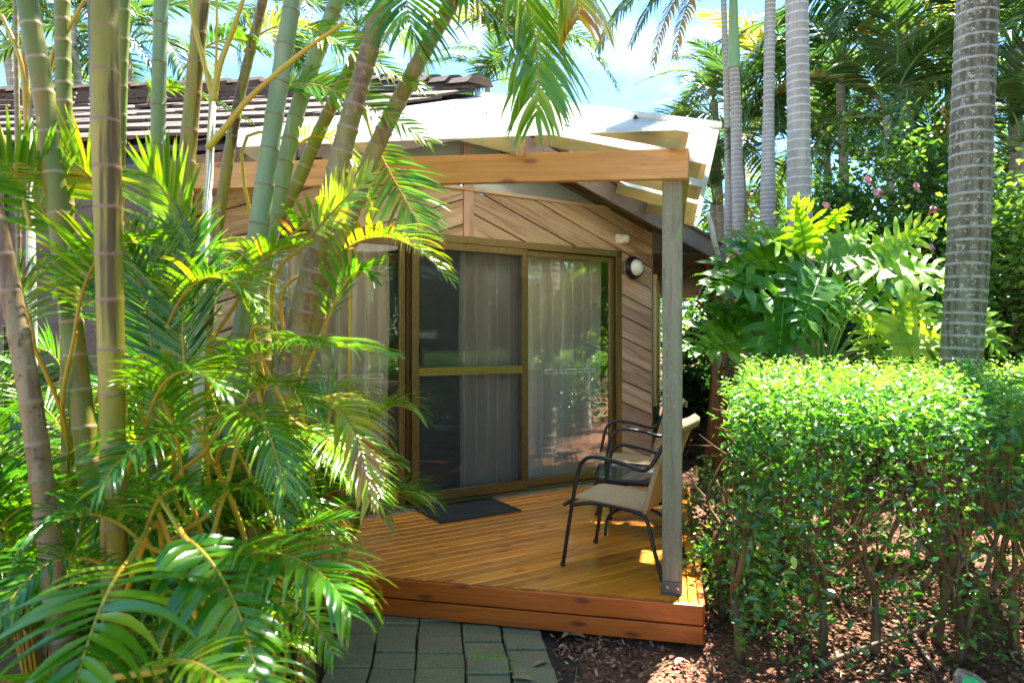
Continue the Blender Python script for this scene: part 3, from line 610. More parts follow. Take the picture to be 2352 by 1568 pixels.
# ------------------------------------------------------------ doormat, chairs, table
m = MB(); pm = [P(948, 1171, 5.18), P(1190, 1178, 5.09), P(1010, 1204, 4.77)]
q = [V((p.x, p.y, 0)) for p in (P(951, 1170, 2004 / 386), P(1012, 1203, 2004 / 419))]
dm = [q[0], q[0] + D_ * .68, q[0] + D_ * .68 + (q[1] - q[0]), q[1]]
m.prism([p + Z * (DECK + .003) for p in dm], Z * .009, lambda p: (p.dot(D_), p.dot(N_), 0), .5)
tag(m.build('doormat', 'doormat_rubber', None, .003), 'black rubber doormat in front of the screen door', 'doormat')
def loc(o, f):
    f = V(f).normalized(); s_ = Z.cross(f); return lambda x, y, z: o + f * x + s_ * y + Z * z
def chair(o, f, label):
    t = thing('garden_chair', o, label, 'chair', 'rattan garden chairs on the deck'); q = loc(o, f); tr = .0115
    for s_ in (1, -1):
        pa = [q(.29, s_ * .25, 0), q(.245, s_ * .25, .28), q(.20, s_ * .25, .52), q(.165, s_ * .25, .605), q(.09, s_ * .25, .635), q(-.05, s_ * .25, .615), q(-.17, s_ * .25, .585), q(-.225, s_ * .25, .61), q(-.27, s_ * .235, .69), q(-.305, s_ * .22, .75)]
        m = MB(); m.tube(smooth_path(pa, 5), tr, 10); m.build('arm_frame', 'black_metal', t)
        m = MB(); m.tube([q(.29, s_ * .25, 0), q(.289, s_ * .25, .02)], tr + .003, 10); m.build('foot_cap', 'black_rubber', t)
        pa = [q(.235, s_ * .25, .35), q(.1, s_ * .22, .37), q(-.12, s_ * .20, .345), q(-.19, s_ * .20, .30), q(-.235, s_ * .215, .15), q(-.285, s_ * .23, 0)]
        m = MB(); m.tube(smooth_path(pa, 5), tr, 10); m.build('rear_leg', 'black_metal', t)
    m = MB(); m.tube([q(.262, -.29, .36), q(.262, .29, .36)], tr, 8); m.build('cross_bar', 'black_metal', t)
    m = MB(); m.tube([q(-.12, -.2, .34), q(-.12, .2, .34)], tr, 8); m.build('cross_bar', 'black_metal', t)
    def cloth(name, rows, hw, th=.011):
        m = MB(); vs = []; uv = []; nn = len(rows); nw = 12; acc = 0
        for side in (1, -1):
            acc = 0
            for i, (x, z, nx, nz, wmul) in enumerate(rows):
                if i: acc += math.hypot(x - rows[i - 1][0], z - rows[i - 1][1])
                for k in range(nw + 1):
                    u = k / nw * 2 - 1; edge = .5 * (1 - abs(u) ** 8); sag = -.018 * (1 - u * u) * math.sin(math.pi * i / (nn - 1)); h = side * th * (.25 + edge) + sag
                    vs.append(q(x + nx * h, u * hw * wmul, z + nz * h)); uv.append((acc, u * hw, 0))
        st = nn * (nw + 1); fs = []
        for b in (0, st):
            for i in range(nn - 1):
                for k in range(nw): a = b + i * (nw + 1) + k; fs.append((a, a + 1, a + nw + 2, a + nw + 1))
        for i in range(nn - 1):
            for k in (0, nw): a = i * (nw + 1) + k; fs.append((a, a + nw + 1, a + nw + 1 + st, a + st))
        for i in (0, nn - 1):
            for k in range(nw): a = i * (nw + 1) + k; fs.append((a, a + 1, a + 1 + st, a + st))
        m.add(vs, fs, uv, .5, 0, True); m.build(name, 'rattan', t)
    cloth('seat', [(.285, .345, .9, .3, .98), (.275, .372, .5, .86, 1), (.23, .387, .1, 1, 1), (.12, .385, 0, 1, 1), (0, .375, 0, 1, .98), (-.1, .365, 0, 1, .95), (-.17, .352, 0, 1, .92)], .225)
    cloth('backrest', [(-.155, .335, 1, .2, .85), (-.175, .40, 1, .3, .88), (-.20, .48, 1, .33, .92), (-.235, .58, 1, .35, .97), (-.27, .68, 1, .35, 1), (-.305, .78, 1, .35, 1), (-.328, .835, 1, .5, 1), (-.35, .855, .2, 1, .98), (-.375, .835, -1, .2, .97), (-.37, .79, -1, -.2, .96)], .215)
    for s_ in (1, -1):
        m = MB(); m.tube(smooth_path([q(-.17, s_ * .19, .34), q(-.25, s_ * .21, .60), q(-.325, s_ * .215, .80), q(-.355, s_ * .2, .845)], 4), .015, 10); m.build('back_tube', 'rattan', t)
chair(V((.665, 3.98, DECK)), (-.87, .48, 0), 'rattan garden chair nearest the camera, right behind the grey porch post')
chair(V((.93, 5.26, DECK)), (-1, .06, 0), 'rattan garden chair at the back by the wall, beyond the small table')
tc_ = V((.86, 4.66, DECK)); tt = thing('side_table', tc_, 'low black side table with glass top between the two chairs', 'table')
def rrect(h, r, n=6):
    p = []
    for cx, cy, a0 in ((h - r, h - r, 0), (-h + r, h - r, 90), (-h + r, -h + r, 180), (h - r, -h + r, 270)):
        for i in range(n + 1): a = R(a0 + 90 * i / n); p.append((cx + r * math.cos(a), cy + r * math.sin(a)))
    return p
tq = lambda x, y, z: tc_ + A_ * x + B_ * y + Z * z
m = MB(); m.prism([tq(x, y, .372) for x, y in rrect(.262, .09)], Z * .006, None, .5); m.build('glass_top', 'clear_glass', tt)
m = MB(); pp = [tq(x, y, .37) for x, y in rrect(.27, .1)]; pp2 = [tq(x, y, .37) for x, y in rrect(.255, .088)]; n = len(pp)
vs = pp + [p + Z * .016 for p in pp] + [p + Z * .016 for p in pp2] + pp2 + [p - Z * .022 for p in pp] ; fs = []
for i in range(n): j = (i + 1) % n; fs += [(i, j, n + j, n + i), (n + i, n + j, 2 * n + j, 2 * n + i), (2 * n + i, 2 * n + j, 3 * n + j, 3 * n + i), (4 * n + i, 4 * n + j, j, i), (3 * n + i, 3 * n + j, 4 * n + j, 4 * n + i)]
m.add(vs, fs, None, .5, 0, True); m.build('rim', 'black_metal', tt, 0)
for sx, sy in ((1, 1), (1, -1), (-1, 1), (-1, -1)):
    m = MB(); m.tube(smooth_path([tq(sx * .2, sy * .2, .365), tq(sx * .12, sy * .12, .30), tq(sx * .03, sy * .03, .19), tq(sx * .06, sy * .06, .165), tq(sx * .14, sy * .14, .15), tq(sx * .19, sy * .19, .11), tq(sx * .205, sy * .205, 0)], 5), .0105, 10); m.build('leg', 'black_metal', tt)
m = MB(); m.tube([tq(0, 0, .16), tq(0, 0, .21)], .035, 12); m.build('hub', 'black_metal', tt)

# ============================================================ vegetation
def frond(mb, p0, p1, p2, ll, n, wd, droop=.5, vee=.35, up=None, tone=.4, pet=.12, rr=.006, seed=0, a0=70, a1=28, mi_leaf=0, mi_st=1, tipcol=0, dens=1, seg=6, jit=1):
    """pinnate leaf: rachis through p0,p1,p2 with leaflets on both sides"""
    rd = random.Random(seed); p0, p1, p2 = V(p0), V(p1), V(p2); c = p1 * 2 - (p0 + p2) * .5
    B = lambda t: p0 * (1 - t) ** 2 + c * 2 * t * (1 - t) + p2 * t * t
    pts = [B(i / 14) for i in range(15)]; mb.tube(pts, [rr * (1 - .78 * i / 14) for i in range(15)], 6, tone, mi_st)
    up = V(up) if up is not None else Z
    vs = []; fs = []; uv = []; tn = []
    for i in range(n):
        t = pet + (1 - pet) * (i + .6) / n; T = (B(min(t + .02, 1.02)) - B(t - .02)).normalized(); o = B(t)
        Sd = T.cross(up)
        if Sd.length < .2: Sd = T.cross(V((0, 1, 0)))
        Sd.normalize(); U = Sd.cross(T).normalized(); f = (t - pet) / (1 - pet)
        prof = (.50 + 1.6 * f) if f < .3 else (.98 - .62 * ((f - .3) / .7) ** 1.5)
        for s_ in (1, -1):
            if rd.random() > dens: continue
            a = R(a0 + (a1 - a0) * f ** 1.1 + rd.gauss(0, 4) * jit); ve = vee + rd.gauss(0, .08) * jit
            d = T * math.cos(a) + (Sd * s_ * math.cos(ve) + U * math.sin(ve)) * math.sin(a); L_ = ll * prof * rd.uniform(.9, 1.06)
            dr = droop * rd.uniform(.7, 1.35); q = o.copy(); w0 = wd * (.65 + .5 * prof) * rd.uniform(.85, 1.1)
            tw = rd.gauss(0, .15); b = len(vs); lt = min(1, max(0, tone + rd.gauss(0, .09) + (rd.random() < .04) * .25 + tipcol * f ** 2))
            for k in range(seg + 1):
                s = k / seg; wv = T - d * T.dot(d)
                if wv.length < .05: wv = U - d * U.dot(d)
                wv.normalize(); nn = d.cross(wv); wv = (wv * math.cos(tw) + nn * math.sin(tw)); nn = d.cross(wv)
                if nn.dot(U) < 0: nn = -nn
                w_ = w0 * .5 * max(.04, (min(1, .35 + s * 3.2) * (1 - s ** 2.6)))
                vs += [q - wv * w_ + nn * w_ * .28, q, q + wv * w_ + nn * w_ * .28]; uv += [(f, s, s_)] * 3; tn += [lt] * 3
                q = q + d * (L_ / seg); d = (d + V((0, 0, -1)) * dr / seg * (.4 + 1.5 * s)).normalized()
            for k in range(seg):
                for e in (0, 1): fs.append((b + k * 3 + e, b + k * 3 + e + 1, b + k * 3 + e + 4, b + k * 3 + e + 3))
    mb.add(vs, fs, uv, tn, mi_leaf, True)
FM = ['palm_leaf', 'petiole_orange']; FG = ['palm_leaf', 'petiole_green']
def pf(parent, a, b, c, ll, n, wd, mats=FM, **k):
    m = MB(); frond(m, P(*a), P(*b), P(*c), ll, n, wd, **k)
    if parent.get('leafy'):
        p0 = P(*a); b0 = V((min(p0.x - .12 * p0.z, -1.0 + .12 * p0.z), p0.y + .3, 0)); dr = (P(*b) - p0).normalized(); hz = p0.z - .0; q = [V((b0.x, b0.y, -.02)), V((b0.x + (p0.x - b0.x) * .35, b0.y, hz * .55)), p0 - dr * min(.28, hz * .3) + V((0, .05, -.03)), p0, p0 + dr * .02]
        q = smooth_path(q, 5); r0 = k.get('rr', .006); m.tube(q, [r0 * (1.5 - .5 * i / (len(q) - 1)) for i in range(len(q))], 7, .35, 1)
    return m.build('frond', mats, parent)

# ---- ringed stems
def ringed(path, rads, gap, seg=16, bulge=.05, tone=0, fine=.4, seed=0, lowtone=None):
    rd = random.Random(seed); P_ = smooth_path(path, 16); ln = [0]
    for i in range(1, len(P_)): ln.append(ln[-1] + (P_[i] - P_[i - 1]).length)
    tot = ln[-1]
    def at(s):
        s = min(max(s, 0), tot)
        for i in range(1, len(P_)):
            if ln[i] >= s or i == len(P_) - 1: t = (s - ln[i - 1]) / max(ln[i] - ln[i - 1], 1e-6); return P_[i - 1].lerp(P_[i], t)
    def rad(s): u = s / tot * (len(rads) - 1); i = min(int(u), len(rads) - 2); return rads[i] + (rads[i + 1] - rads[i]) * (u - i)
    ss = []; s = gap * .3
    nodes = []
    while s < tot: nodes.append(s); g_ = gap(s / tot) if callable(gap) else gap; s += g_ * rd.uniform(.86, 1.14)
    return at, rad, nodes, tot
def cane(mb, path, rads, gap, seg=16, bulge=.06, low=0, seed=0, e=.006, mi=0):
    gp = gap if callable(gap) else (lambda u: gap)
    rd = random.Random(seed); P_ = smooth_path(path, 16); ln = [0]
    for i in range(1, len(P_)): ln.append(ln[-1] + (P_[i] - P_[i - 1]).length)
    tot = ln[-1]
    def at(s):
        s = min(max(s, 0), tot); i = 1
        while i < len(P_) - 1 and ln[i] < s: i += 1
        return P_[i - 1].lerp(P_[i], (s - ln[i - 1]) / max(ln[i] - ln[i - 1], 1e-6))
    def rad(s): u = s / tot * (len(rads) - 1); i = min(int(u), len(rads) - 2); return rads[i] + (rads[i + 1] - rads[i]) * (u - i)
    s = gp(0) * .3; secs = [(0, 1, .1)]; prev = 0
    while s < tot:
        secs += [((prev + s) / 2, .985, .1), (s - e * 2.4, 1.0, e * 2.4), (s - e, 1 + bulge * .8, e * .6), (s, 1 + bulge, 0), (s + e * .8, 1 + bulge * .3, e * .6), (s + e * 2, .99, e * 2.2)]
        prev = s; s += gp(s / tot) * rd.uniform(.85, 1.15)
    secs.append((tot, .98, .1))
    secs = sorted([q for q in secs if 0 <= q[0] <= tot])
    mb.tube([at(q[0]) for q in secs], [rad(q[0]) * q[1] for q in secs], seg, [min(1, max(0, low * (1 - q[0] / tot * 1.25))) for q in secs], mi, True, [q[2] for q in secs])
def ground_to(p, q): return V((q[0], q[1], -.03))
GC = 'canes of the golden palm clump at the left'
def cane_palm(name, label, pts, wpx, gap, mat, low=.0, base=None, top=None, fronds=0, seed=0, bulge=.06, tubeleg=None):
    """pts = measured points (x, y, distance) from low to high; wpx = stem width at low and high point"""
    w3 = [P(*p) for p in pts]; oc = lambda p: math.cos(math.atan((p[0] - 1176) / F)); r = [wpx[0] / 2 / F * pts[0][2] * oc(pts[0]), wpx[-1] / 2 / F * pts[-1][2] * oc(pts[-1])]
    d = (w3[0] - w3[1]).normalized(); b = w3[0] + d * ((w3[0].z + .03) / max(-d.z, .3)) if base is None else V(base)
    u = (w3[-1] - w3[-2]).normalized(); tp = w3[-1] + u * 1.3
    t = thing(name, V((b.x, b.y, 0)), label, 'palm', GC)
    path = [b] + w3 + [tp]; m = MB(); cane(m, path, [r[0] * 1.15, r[0], r[1], r[1] * .85], gap, 18, bulge, low, seed); m.build('stem', mat, t)
    rd = random.Random(seed + 50)
    for i in range(fronds):
        a = rd.uniform(0, 6.28) if i % 2 else rd.uniform(-2.2, .6); l = rd.uniform(1.1, 1.5); hz = V((math.cos(a), math.sin(a), 0)); m = MB()
        frond(m, tp - u * .05, tp + hz * l * .42 + Z * l * .45, tp + hz * l * .98 + Z * l * rd.uniform(-.05, .35), .42, 30, .022, .8, .3, None, rd.uniform(.3, .6), .2, .009, seed * 9 + i, dens=.95, seg=4); m.build('frond', FM, t)
    return t
c3 = cane_palm('palm_cane', 'thickest olive palm cane with brown stripes, standing nearest the camera', [(262, 1250, 1.92), (255, 800, 1.9), (246, 420, 1.9), (237, 0, 1.92)], [62, 76, 75, 75], .125, 'cane_olive', .75, seed=3, bulge=.03)
cane_palm('palm_cane', 'dark green palm cane leaning left across the tiled roof, left of the thickest cane', [(150, 620, 2.3), (118, 350, 2.3), (94, 180, 2.3), (62, 0, 2.3)], [58, 58, 58, 54], .125, 'cane_green', .2, seed=4)
cane_palm('palm_cane', 'upright green palm cane with pale rings just left of the thickest cane', [(152, 500, 2.6), (149, 300, 2.6), (145, 150, 2.6), (143, 0, 2.6)], [40, 40, 40, 39], .075, 'cane_green', .1, seed=5)
cane_palm('palm_cane', 'slim dark green palm cane partly hidden behind the right side of the thickest cane', [(268, 700, 2.9), (278, 300, 2.9), (282, 120, 2.9), (287, 0, 2.9)], [22, 24, 26, 28], .11, 'cane_green', 0, seed=6, fronds=5)
cane_palm('palm_cane', 'bluish green palm cane rising straight between the thickest cane and the roof edge', [(358, 640, 2.7), (361, 450, 2.7), (364, 250, 2.7), (370, 0, 2.7)], [40, 40, 38, 35], .15, 'cane_bloom', .1, seed=7, fronds=6)
cane_palm('palm_cane', 'olive brown palm cane leaning right beside the white stem', [(405, 640, 2.6), (421, 470, 2.6), (440, 250, 2.6), (464, 0, 2.6)], [46, 43, 41, 38], .125, 'cane_olive', .3, seed=8, fronds=6)
cane_palm('palm_cane', 'narrow closely ringed green palm cane leaning right in front of the tiled roof', [(488, 640, 3.0), (503, 500, 3.0), (545, 250, 3.0), (604, 0, 3.0)], [32, 31, 30, 23], .075, 'cane_olive', .1, seed=9, fronds=4)
cane_palm('palm_cane', 'broad pale blue-green palm cane crossing the porch beam', [(545, 850, 2.7), (590, 549, 2.7), (630, 270, 2.7), (672, 0, 2.7)], [52, 50, 45, 42], .14, 'cane_bloom', .3, seed=10, fronds=3)
cane_palm('palm_cane', 'pale silvery palm cane leaning right behind the broad blue-green one', [(590, 700, 3.0), (640, 450, 3.0), (690, 230, 3.0), (765, 30, 3.0), (778, -10, 3.0)], [42, 40, 38, 37], .115, 'cane_bloom', .2, seed=11, fronds=3)
cane_palm('palm_cane', 'brown ringed palm cane leaning right across the pale porch roof', [(672, 800, 2.75), (722, 600, 2.75), (795, 310, 2.75), (850, 110, 2.75), (887, -10, 2.75)], [60, 54, 46, 43], .085, 'cane_brown', .25, seed=12, fronds=3, bulge=.1)
cane_palm('palm_cane', 'rightmost brown and green palm cane bending far over the pale porch roof', [(705, 790, 2.95), (765, 610, 2.95), (848, 375, 2.95), (950, 165, 2.95), (1030, 20, 2.95), (1050, -20, 2.95)], [44, 42, 42, 36], .075, 'cane_brown', .15, seed=13, fronds=3, bulge=.1)
cane_palm('palm_cane', 'blotched pale brown palm cane with peeling bark at the left edge of the picture', [(105, 1180, 1.95), (82, 1000, 1.95), (55, 830, 1.95), (8, 590, 1.95), (-60, 300, 1.95)], [60, 56, 54, 50], .11, 'cane_lichen', .35, seed=14)
cane_palm('palm_cane', 'very thin dark palm cane at the far left behind the leaning one', [(42, 500, 3.2), (40, 300, 3.2), (37, 100, 3.2), (36, -10, 3.2)], [14, 14, 13, 13], .06, 'cane_brown', 0, seed=15)
# white sheathed stems with orange leaf stalks
wt = thing('palm_cane', V((P(425, 900, 2.5).x, 2.5, 0)), 'smooth white palm sheath with two orange leaf stalks forking from its top', 'palm', GC)
m = MB(); cane(m, [V((P(415, 900, 2.5).x, 2.5, -.03)), P(428, 760, 2.5), P(450, 560, 2.5), P(470, 380, 2.5), P(489, 215, 2.5)], [.034, .032, .030, .026, .012], 9, 16, .0, .2, 1); m.build('stem', 'cane_white', wt)
def stalk(parent, pts, r0, r1, mat='petiole_orange'): 
    q = smooth_path([P(*p) for p in pts], 5); m = MB(); m.tube(q, [r0 + (r1 - r0) * i / (len(q) - 1) for i in range(len(q))], 8, .3); m.build('leaf_stalk', mat, parent)
stalk(wt, [(489, 225, 2.5), (470, 150, 2.5), (447, 60, 2.48), (430, -20, 2.45)], .012, .006); stalk(wt, [(489, 235, 2.5), (505, 150, 2.5), (535, 70, 2.5), (565, -20, 2.5)], .014, .007)
stalk(wt, [(492, 215, 2.52), (497, 120, 2.52), (498, -20, 2.52)], .006, .004)
stalk(wt, [(478, 340, 2.48), (520, 290, 2.45), (574, 224, 2.45), (682, 130, 2.4), (790, 52, 2.35)], .013, .006)
wt2 = thing('palm_cane', V((P(60, 900, 2.6).x, 2.6, 0)), 'white palm sheath with orange stalks at the far left before the house wall', 'palm', GC)
m = MB(); cane(m, [V((P(75, 900, 2.6).x, 2.6, -.03)), P(72, 700, 2.6), P(64, 549, 2.6), P(66, 400, 2.6), P(70, 250, 2.6)], [.038, .036, .034, .024, .010], 9, 16, 0, .2, 1); m.build('stem', 'cane_white', wt2)
stalk(wt2, [(62, 300, 2.6), (50, 150, 2.6), (4, 35, 2.6)], .011, .007); stalk(wt2, [(68, 270, 2.6), (55, 100, 2.62), (52, -20, 2.6)], .010, .006)
stalk(wt2, [(75, 420, 2.6), (118, 140, 2.6), (150, 80, 2.6), (200, -10, 2.55)], .010, .006)
stalk(wt2, [(70, 520, 2.3), (48, 440, 2.3), (18, 350, 2.3), (-20, 250, 2.3)], .009, .007)
# leaning canes low in the clump
for i, (pp, ww, lab) in enumerate((([(535, 1150, 2.9), (585, 1000, 2.9), (640, 860, 2.9), (668, 770, 2.9)], [30, 28, 26, 26], 'thin pinkish brown cane leaning right low behind the palm leaves'),
        ([(505, 1180, 3.1), (520, 1050, 3.1), (540, 930, 3.1), (548, 860, 3.1)], [34, 32, 30, 30], 'upright olive cane base low behind the palm leaves'))):
    w3 = [P(*p) for p in pp]; d = (w3[0] - w3[1]).normalized(); b = w3[0] + d * (w3[0].z + .03) / -d.z; t = thing('palm_cane', V((b.x, b.y, 0)), lab, 'palm', GC)
    m = MB(); cane(m, [b] + w3, [ww[0] / 2 / F * 3, ww[-1] / 2 / F * 3], .09, 14, .08, .4, i); m.build('stem', 'cane_brown', t)

# ---- leafy suckers with the fronds that show largest, measured one by one
cl = thing('cane_palm', V((-.95, 1.75, 0)), 'young cane palm with broad arching fronds at the lower left corner', 'palm'); cl['leafy'] = 1
pf(cl, (292, 1292, 1.62), (232, 1395, 1.40), (160, 1620, 1.15), .31, 17, .031, droop=1.2, vee=.2, tone=.38, pet=.0, a0=82, a1=20, rr=.006, seed=1, up=(0, -.2, 1))
pf(cl, (425, 1235, 1.65), (520, 1345, 1.5), (598, 1580, 1.3), .27, 15, .030, droop=1.7, vee=.15, tone=.3, pet=.0, a0=70, a1=22, seed=2)
pf(cl, (500, 1275, 1.8), (675, 1282, 1.65), (800, 1400, 1.5), .27, 26, .021, droop=1.3, vee=.35, tone=.42, pet=.0, a0=68, a1=22, seed=3)
pf(cl, (500, 1440, 1.5), (580, 1530, 1.35), (625, 1650, 1.25), .16, 20, .012, droop=.9, vee=.3, tone=.5, pet=.0, a0=66, a1=25, seed=4)
pf(cl, (360, 1540, 1.3), (440, 1520, 1.25), (560, 1600, 1.15), .13, 16, .012, droop=.7, vee=.4, tone=.5, pet=.0, seed=5)
pf(cl, (610, 1380, 1.9), (690, 1400, 1.8), (765, 1500, 1.7), .17, 22, .011, droop=1.2, vee=.3, tone=.5, pet=.0, seed=6)
pf(cl, (250, 1300, 1.8), (120, 1290, 1.65), (0, 1420, 1.5), .20, 24, .013, droop=1.1, vee=.4, tone=.3, pet=.0, seed=7)
pf(cl, (330, 1250, 1.9), (200, 1180, 1.8), (60, 1260, 1.7), .22, 24, .014, droop=1.0, vee=.4, tone=.28, pet=.0, seed=8)
cm = thing('cane_palm', V((-.75, 2.15, 0)), 'dense young cane palm with orange leaf ribs in the middle of the clump', 'palm'); cm['leafy'] = 1
pf(cm, (490, 895, 2.25), (570, 818, 2.1), (760, 790, 1.95), .24, 30, .013, droop=1.15, vee=.35, tone=.55, pet=.15, seed=11)
pf(cm, (655, 778, 2.15), (740, 790, 2.0), (880, 810, 1.95), .22, 20, .014, droop=.9, vee=.3, tone=.5, pet=.0, seed=12)
pf(cm, (470, 1040, 2.1), (575, 948, 1.95), (655, 1130, 1.8), .22, 32, .011, droop=1.0, vee=.3, tone=.5, pet=.25, a0=62, seed=13)
pf(cm, (430, 985, 1.95), (330, 1015, 1.75), (225, 1120, 1.6), .20, 26, .013, droop=1.1, vee=.4, tone=.36, pet=.05, seed=14)
pf(cm, (352, 830, 2.3), (330, 690, 2.3), (285, 560, 2.25), .34, 26, .016, droop=.25, vee=.35, tone=.34, pet=.05, a0=58, seed=15, up=(.2, -1, .3))
pf(cm, (440, 900, 2.3), (420, 740, 2.3), (450, 520, 2.3), .34, 26, .015, droop=.3, vee=.35, tone=.3, pet=.1, a0=52, seed=16, up=(0, -1, .2))
pf(cm, (430, 620, 2.35), (395, 470, 2.3), (330, 395, 2.25), .28, 22, .016, droop=.2, vee=.35, tone=.6, pet=.05, a0=55, seed=17, up=(-.2, -1, .3))
pf(cm, (540, 700, 2.5), (600, 600, 2.45), (680, 560, 2.4), .2, 22, .015, droop=.9, vee=.4, tone=.6, pet=.1, seed=18)
pf(cm, (150, 560, 2.4), (60, 430, 2.3), (-20, 350, 2.2), .3, 22, .016, droop=.3, vee=.35, tone=.5, pet=.05, a0=55, seed=19, up=(.2, -1, .4))
pf(cm, (260, 480, 2.5), (200, 400, 2.4), (120, 350, 2.35), .26, 22, .018, droop=.2, vee=.35, tone=.72, pet=.05, a0=55, seed=20, up=(0, -1, .3))
cr_ = thing('cane_palm', V((-.55, 2.6, 0)), 'cane palm leaves with a yellowing frond hanging before the glass door', 'palm'); cr_['leafy'] = 1
pf(cr_, (640, 965, 2.35), (775, 935, 2.2), (850, 1150, 2.05), .24, 36, .014, droop=1.15, vee=.3, tone=.78, pet=.1, a0=60, seed=21, tipcol=.2)
pf(cr_, (700, 985, 2.6), (785, 1030, 2.5), (870, 1140, 2.35), .24, 34, .010, droop=.75, vee=.15, tone=.6, pet=.05, a0=66, seed=22)
pf(cr_, (560, 1010, 2.2), (630, 975, 2.05), (690, 1130, 1.95), .2, 30, .011, droop=1.1, vee=.3, tone=.45, pet=.1, seed=23)
pf(cr_, (640, 1230, 2.3), (700, 1210, 2.2), (800, 1190, 2.2), .15, 24, .011, droop=.3, vee=.35, tone=.42, pet=.05, a0=50, seed=24)
pf(cr_, (740, 620, 2.8), (880, 545, 2.65), (1030, 640, 2.5), .24, 27, .017, droop=.8, vee=.5, tone=.68, pet=.08, a0=66, seed=25, rr=.006)
pf(cr_, (650, 562, 2.7), (730, 500, 2.6), (830, 480, 2.55), .19, 14, .020, droop=.75, vee=.5, tone=.6, pet=.05, seed=26)
pf(cr_, (700, 560, 2.6), (770, 480, 2.5), (850, 400, 2.4), .17, 20, .016, droop=.25, vee=.2, tone=.74, pet=.15, a0=55, seed=27, up=(.3, -1, .5))
pf(cr_, (860, 330, 3.1), (918, 437, 3.05), (975, 535, 3.0), .3, 26, .015, droop=.55, vee=.1, tone=.5, pet=.0, a0=64, seed=28, up=(0, -1, .4), tipcol=.1)
pf(cr_, (690, 330, 3.0), (770, 330, 3.0), (850, 470, 3.0), .26, 24, .011, droop=.9, vee=.2, tone=.6, pet=.0, seed=29, tipcol=.25)
pf(cr_, (740, 770, 2.6), (800, 640, 2.5), (850, 640, 2.45), .2, 24, .012, droop=.5, vee=.4, tone=.4, pet=.1, a0=55, seed=30)
# fronds hanging in from above
ct = thing('cane_palm', V((-.9, 3.0, 0)), 'tall cane palm whose long fronds hang over the pale porch roof', 'palm')
m = MB(); cane(m, [V((-.9, 3.0, -.03)), P(600, 700, 3.15), P(700, 380, 3.2), P(905, -60, 3.2), P(960, -300, 3.2)], [.045, .04, .03, .028], .09, 14, .06, 0, 77); m.build('stem', 'cane_green', ct)
pf(ct, (960, -300, 3.2), (1180, -60, 3.0), (1232, 262, 2.8), .55, 38, .028, droop=1.1, vee=.1, tone=.58, pet=.25, a0=48, seed=31, rr=.01, seg=7)
pf(ct, (960, -300, 3.2), (1230, -150, 3.1), (1330, 40, 2.9), .55, 36, .026, droop=1.3, vee=.1, tone=.66, pet=.3, a0=45, seed=32, tipcol=.35, rr=.01)
pf(ct, (960, -290, 3.1), (1060, -60, 2.9), (1170, 90, 2.8), .42, 30, .024, droop=1.0, vee=.15, tone=.42, pet=.15, a0=48, seed=33)
pf(ct, (960, -300, 3.0), (930, -80, 2.7), (960, 110, 2.6), .38, 28, .022, droop=.9, vee=.2, tone=.4, pet=.2, seed=34)
pf(ct, (640, 215, 2.9), (760, 205, 2.9), (990, 330, 2.8), .22, 34, .014, droop=.35, vee=.15, tone=.5, pet=.05, a0=62, seed=35, up=(0, -.8, .6))
pf(ct, (700, 60, 2.9), (800, 110, 2.9), (960, 200, 2.9), .26, 28, .016, droop=.7, vee=.3, tone=.6, pet=.0, seed=36, up=(0, -.6, .8))
pf(ct, (560, 120, 3.2), (640, 60, 3.2), (740, 80, 3.2), .24, 26, .015, droop=.9, vee=.3, tone=.72, pet=.0, seed=37, tipcol=.2)
pf(ct, (340, 240, 3.0), (400, 200, 3.0), (560, 270, 2.9), .2, 24, .014, droop=1.2, vee=.3, tone=.6, pet=.1, seed=38)
pf(ct, (420, 160, 3.0), (520, 90, 3.0), (620, 130, 3.0), .2, 22, .016, droop=1.0, vee=.3, tone=.35, pet=.1, seed=39)
# generic leafy suckers filling the clump
NCL = [(-1.55, 2.3, 1.3, 'at the left edge beneath the leaning blotched cane', .4), (-1.3, 2.75, 1.45, 'behind the thickest cane', .5), (-1.45, 3.3, 1.5, 'low before the cottage wall', .5),
       (-1.9, 3.3, 1.8, 'deep in the shade by the left wing wall', .45), (-1.05, 2.15, .9, 'at the foot of the thickest cane', .45), (-1.3, 1.75, .9, 'in the bottom left corner', .4), (-1.9, 3.9, 1.9, 'reaching up to the roof eave', .55), (-2.4, 2.9, 1.8, 'beyond the left edge of the picture', .4), (-1.2, 2.55, .8, 'low between the canes', .5),
       (-1.75, 2.55, 1.7, 'between the leaning cane and the thickest cane', .5), (-1.15, 3.0, 1.3, 'below the pale blue-green cane', .55), (-1.85, 2.1, 1.1, 'close to the camera at the left edge', .4), (-1.0, 3.45, 1.2, 'against the left end of the glass doors', .5)]
for ci, (bx, by, h, wh, tn_) in enumerate(NCL):
    t = thing('cane_palm_sucker', V((bx, by, 0)), 'bushy green palm sucker ' + wh, 'palm', 'palm suckers in the clump'); rd = random.Random(ci + 200)
    for i in range(11):
        a = i * 2.4 + rd.uniform(-.4, .4); l = h * rd.uniform(.75, 1.15); hz = V((math.cos(a), math.sin(a) * .8, 0)); b = V((bx, by, .02)) + hz * .04; sp = rd.uniform(.35, .8); hh = l * rd.uniform(.55, .95)
        if hz.y < 0: sp *= .6
        m = MB(); frond(m, b, b + hz * sp * l * .45 + Z * hh * .8, b + hz * sp * l * 1.05 + Z * hh * rd.uniform(.7, 1.0), .24 * l ** .5, 30, .013, .9, .35, None, tn_ + rd.uniform(-.12, .15), .35, .006, ci * 40 + i, a0=64, seg=5); m.build('frond', FM, t)
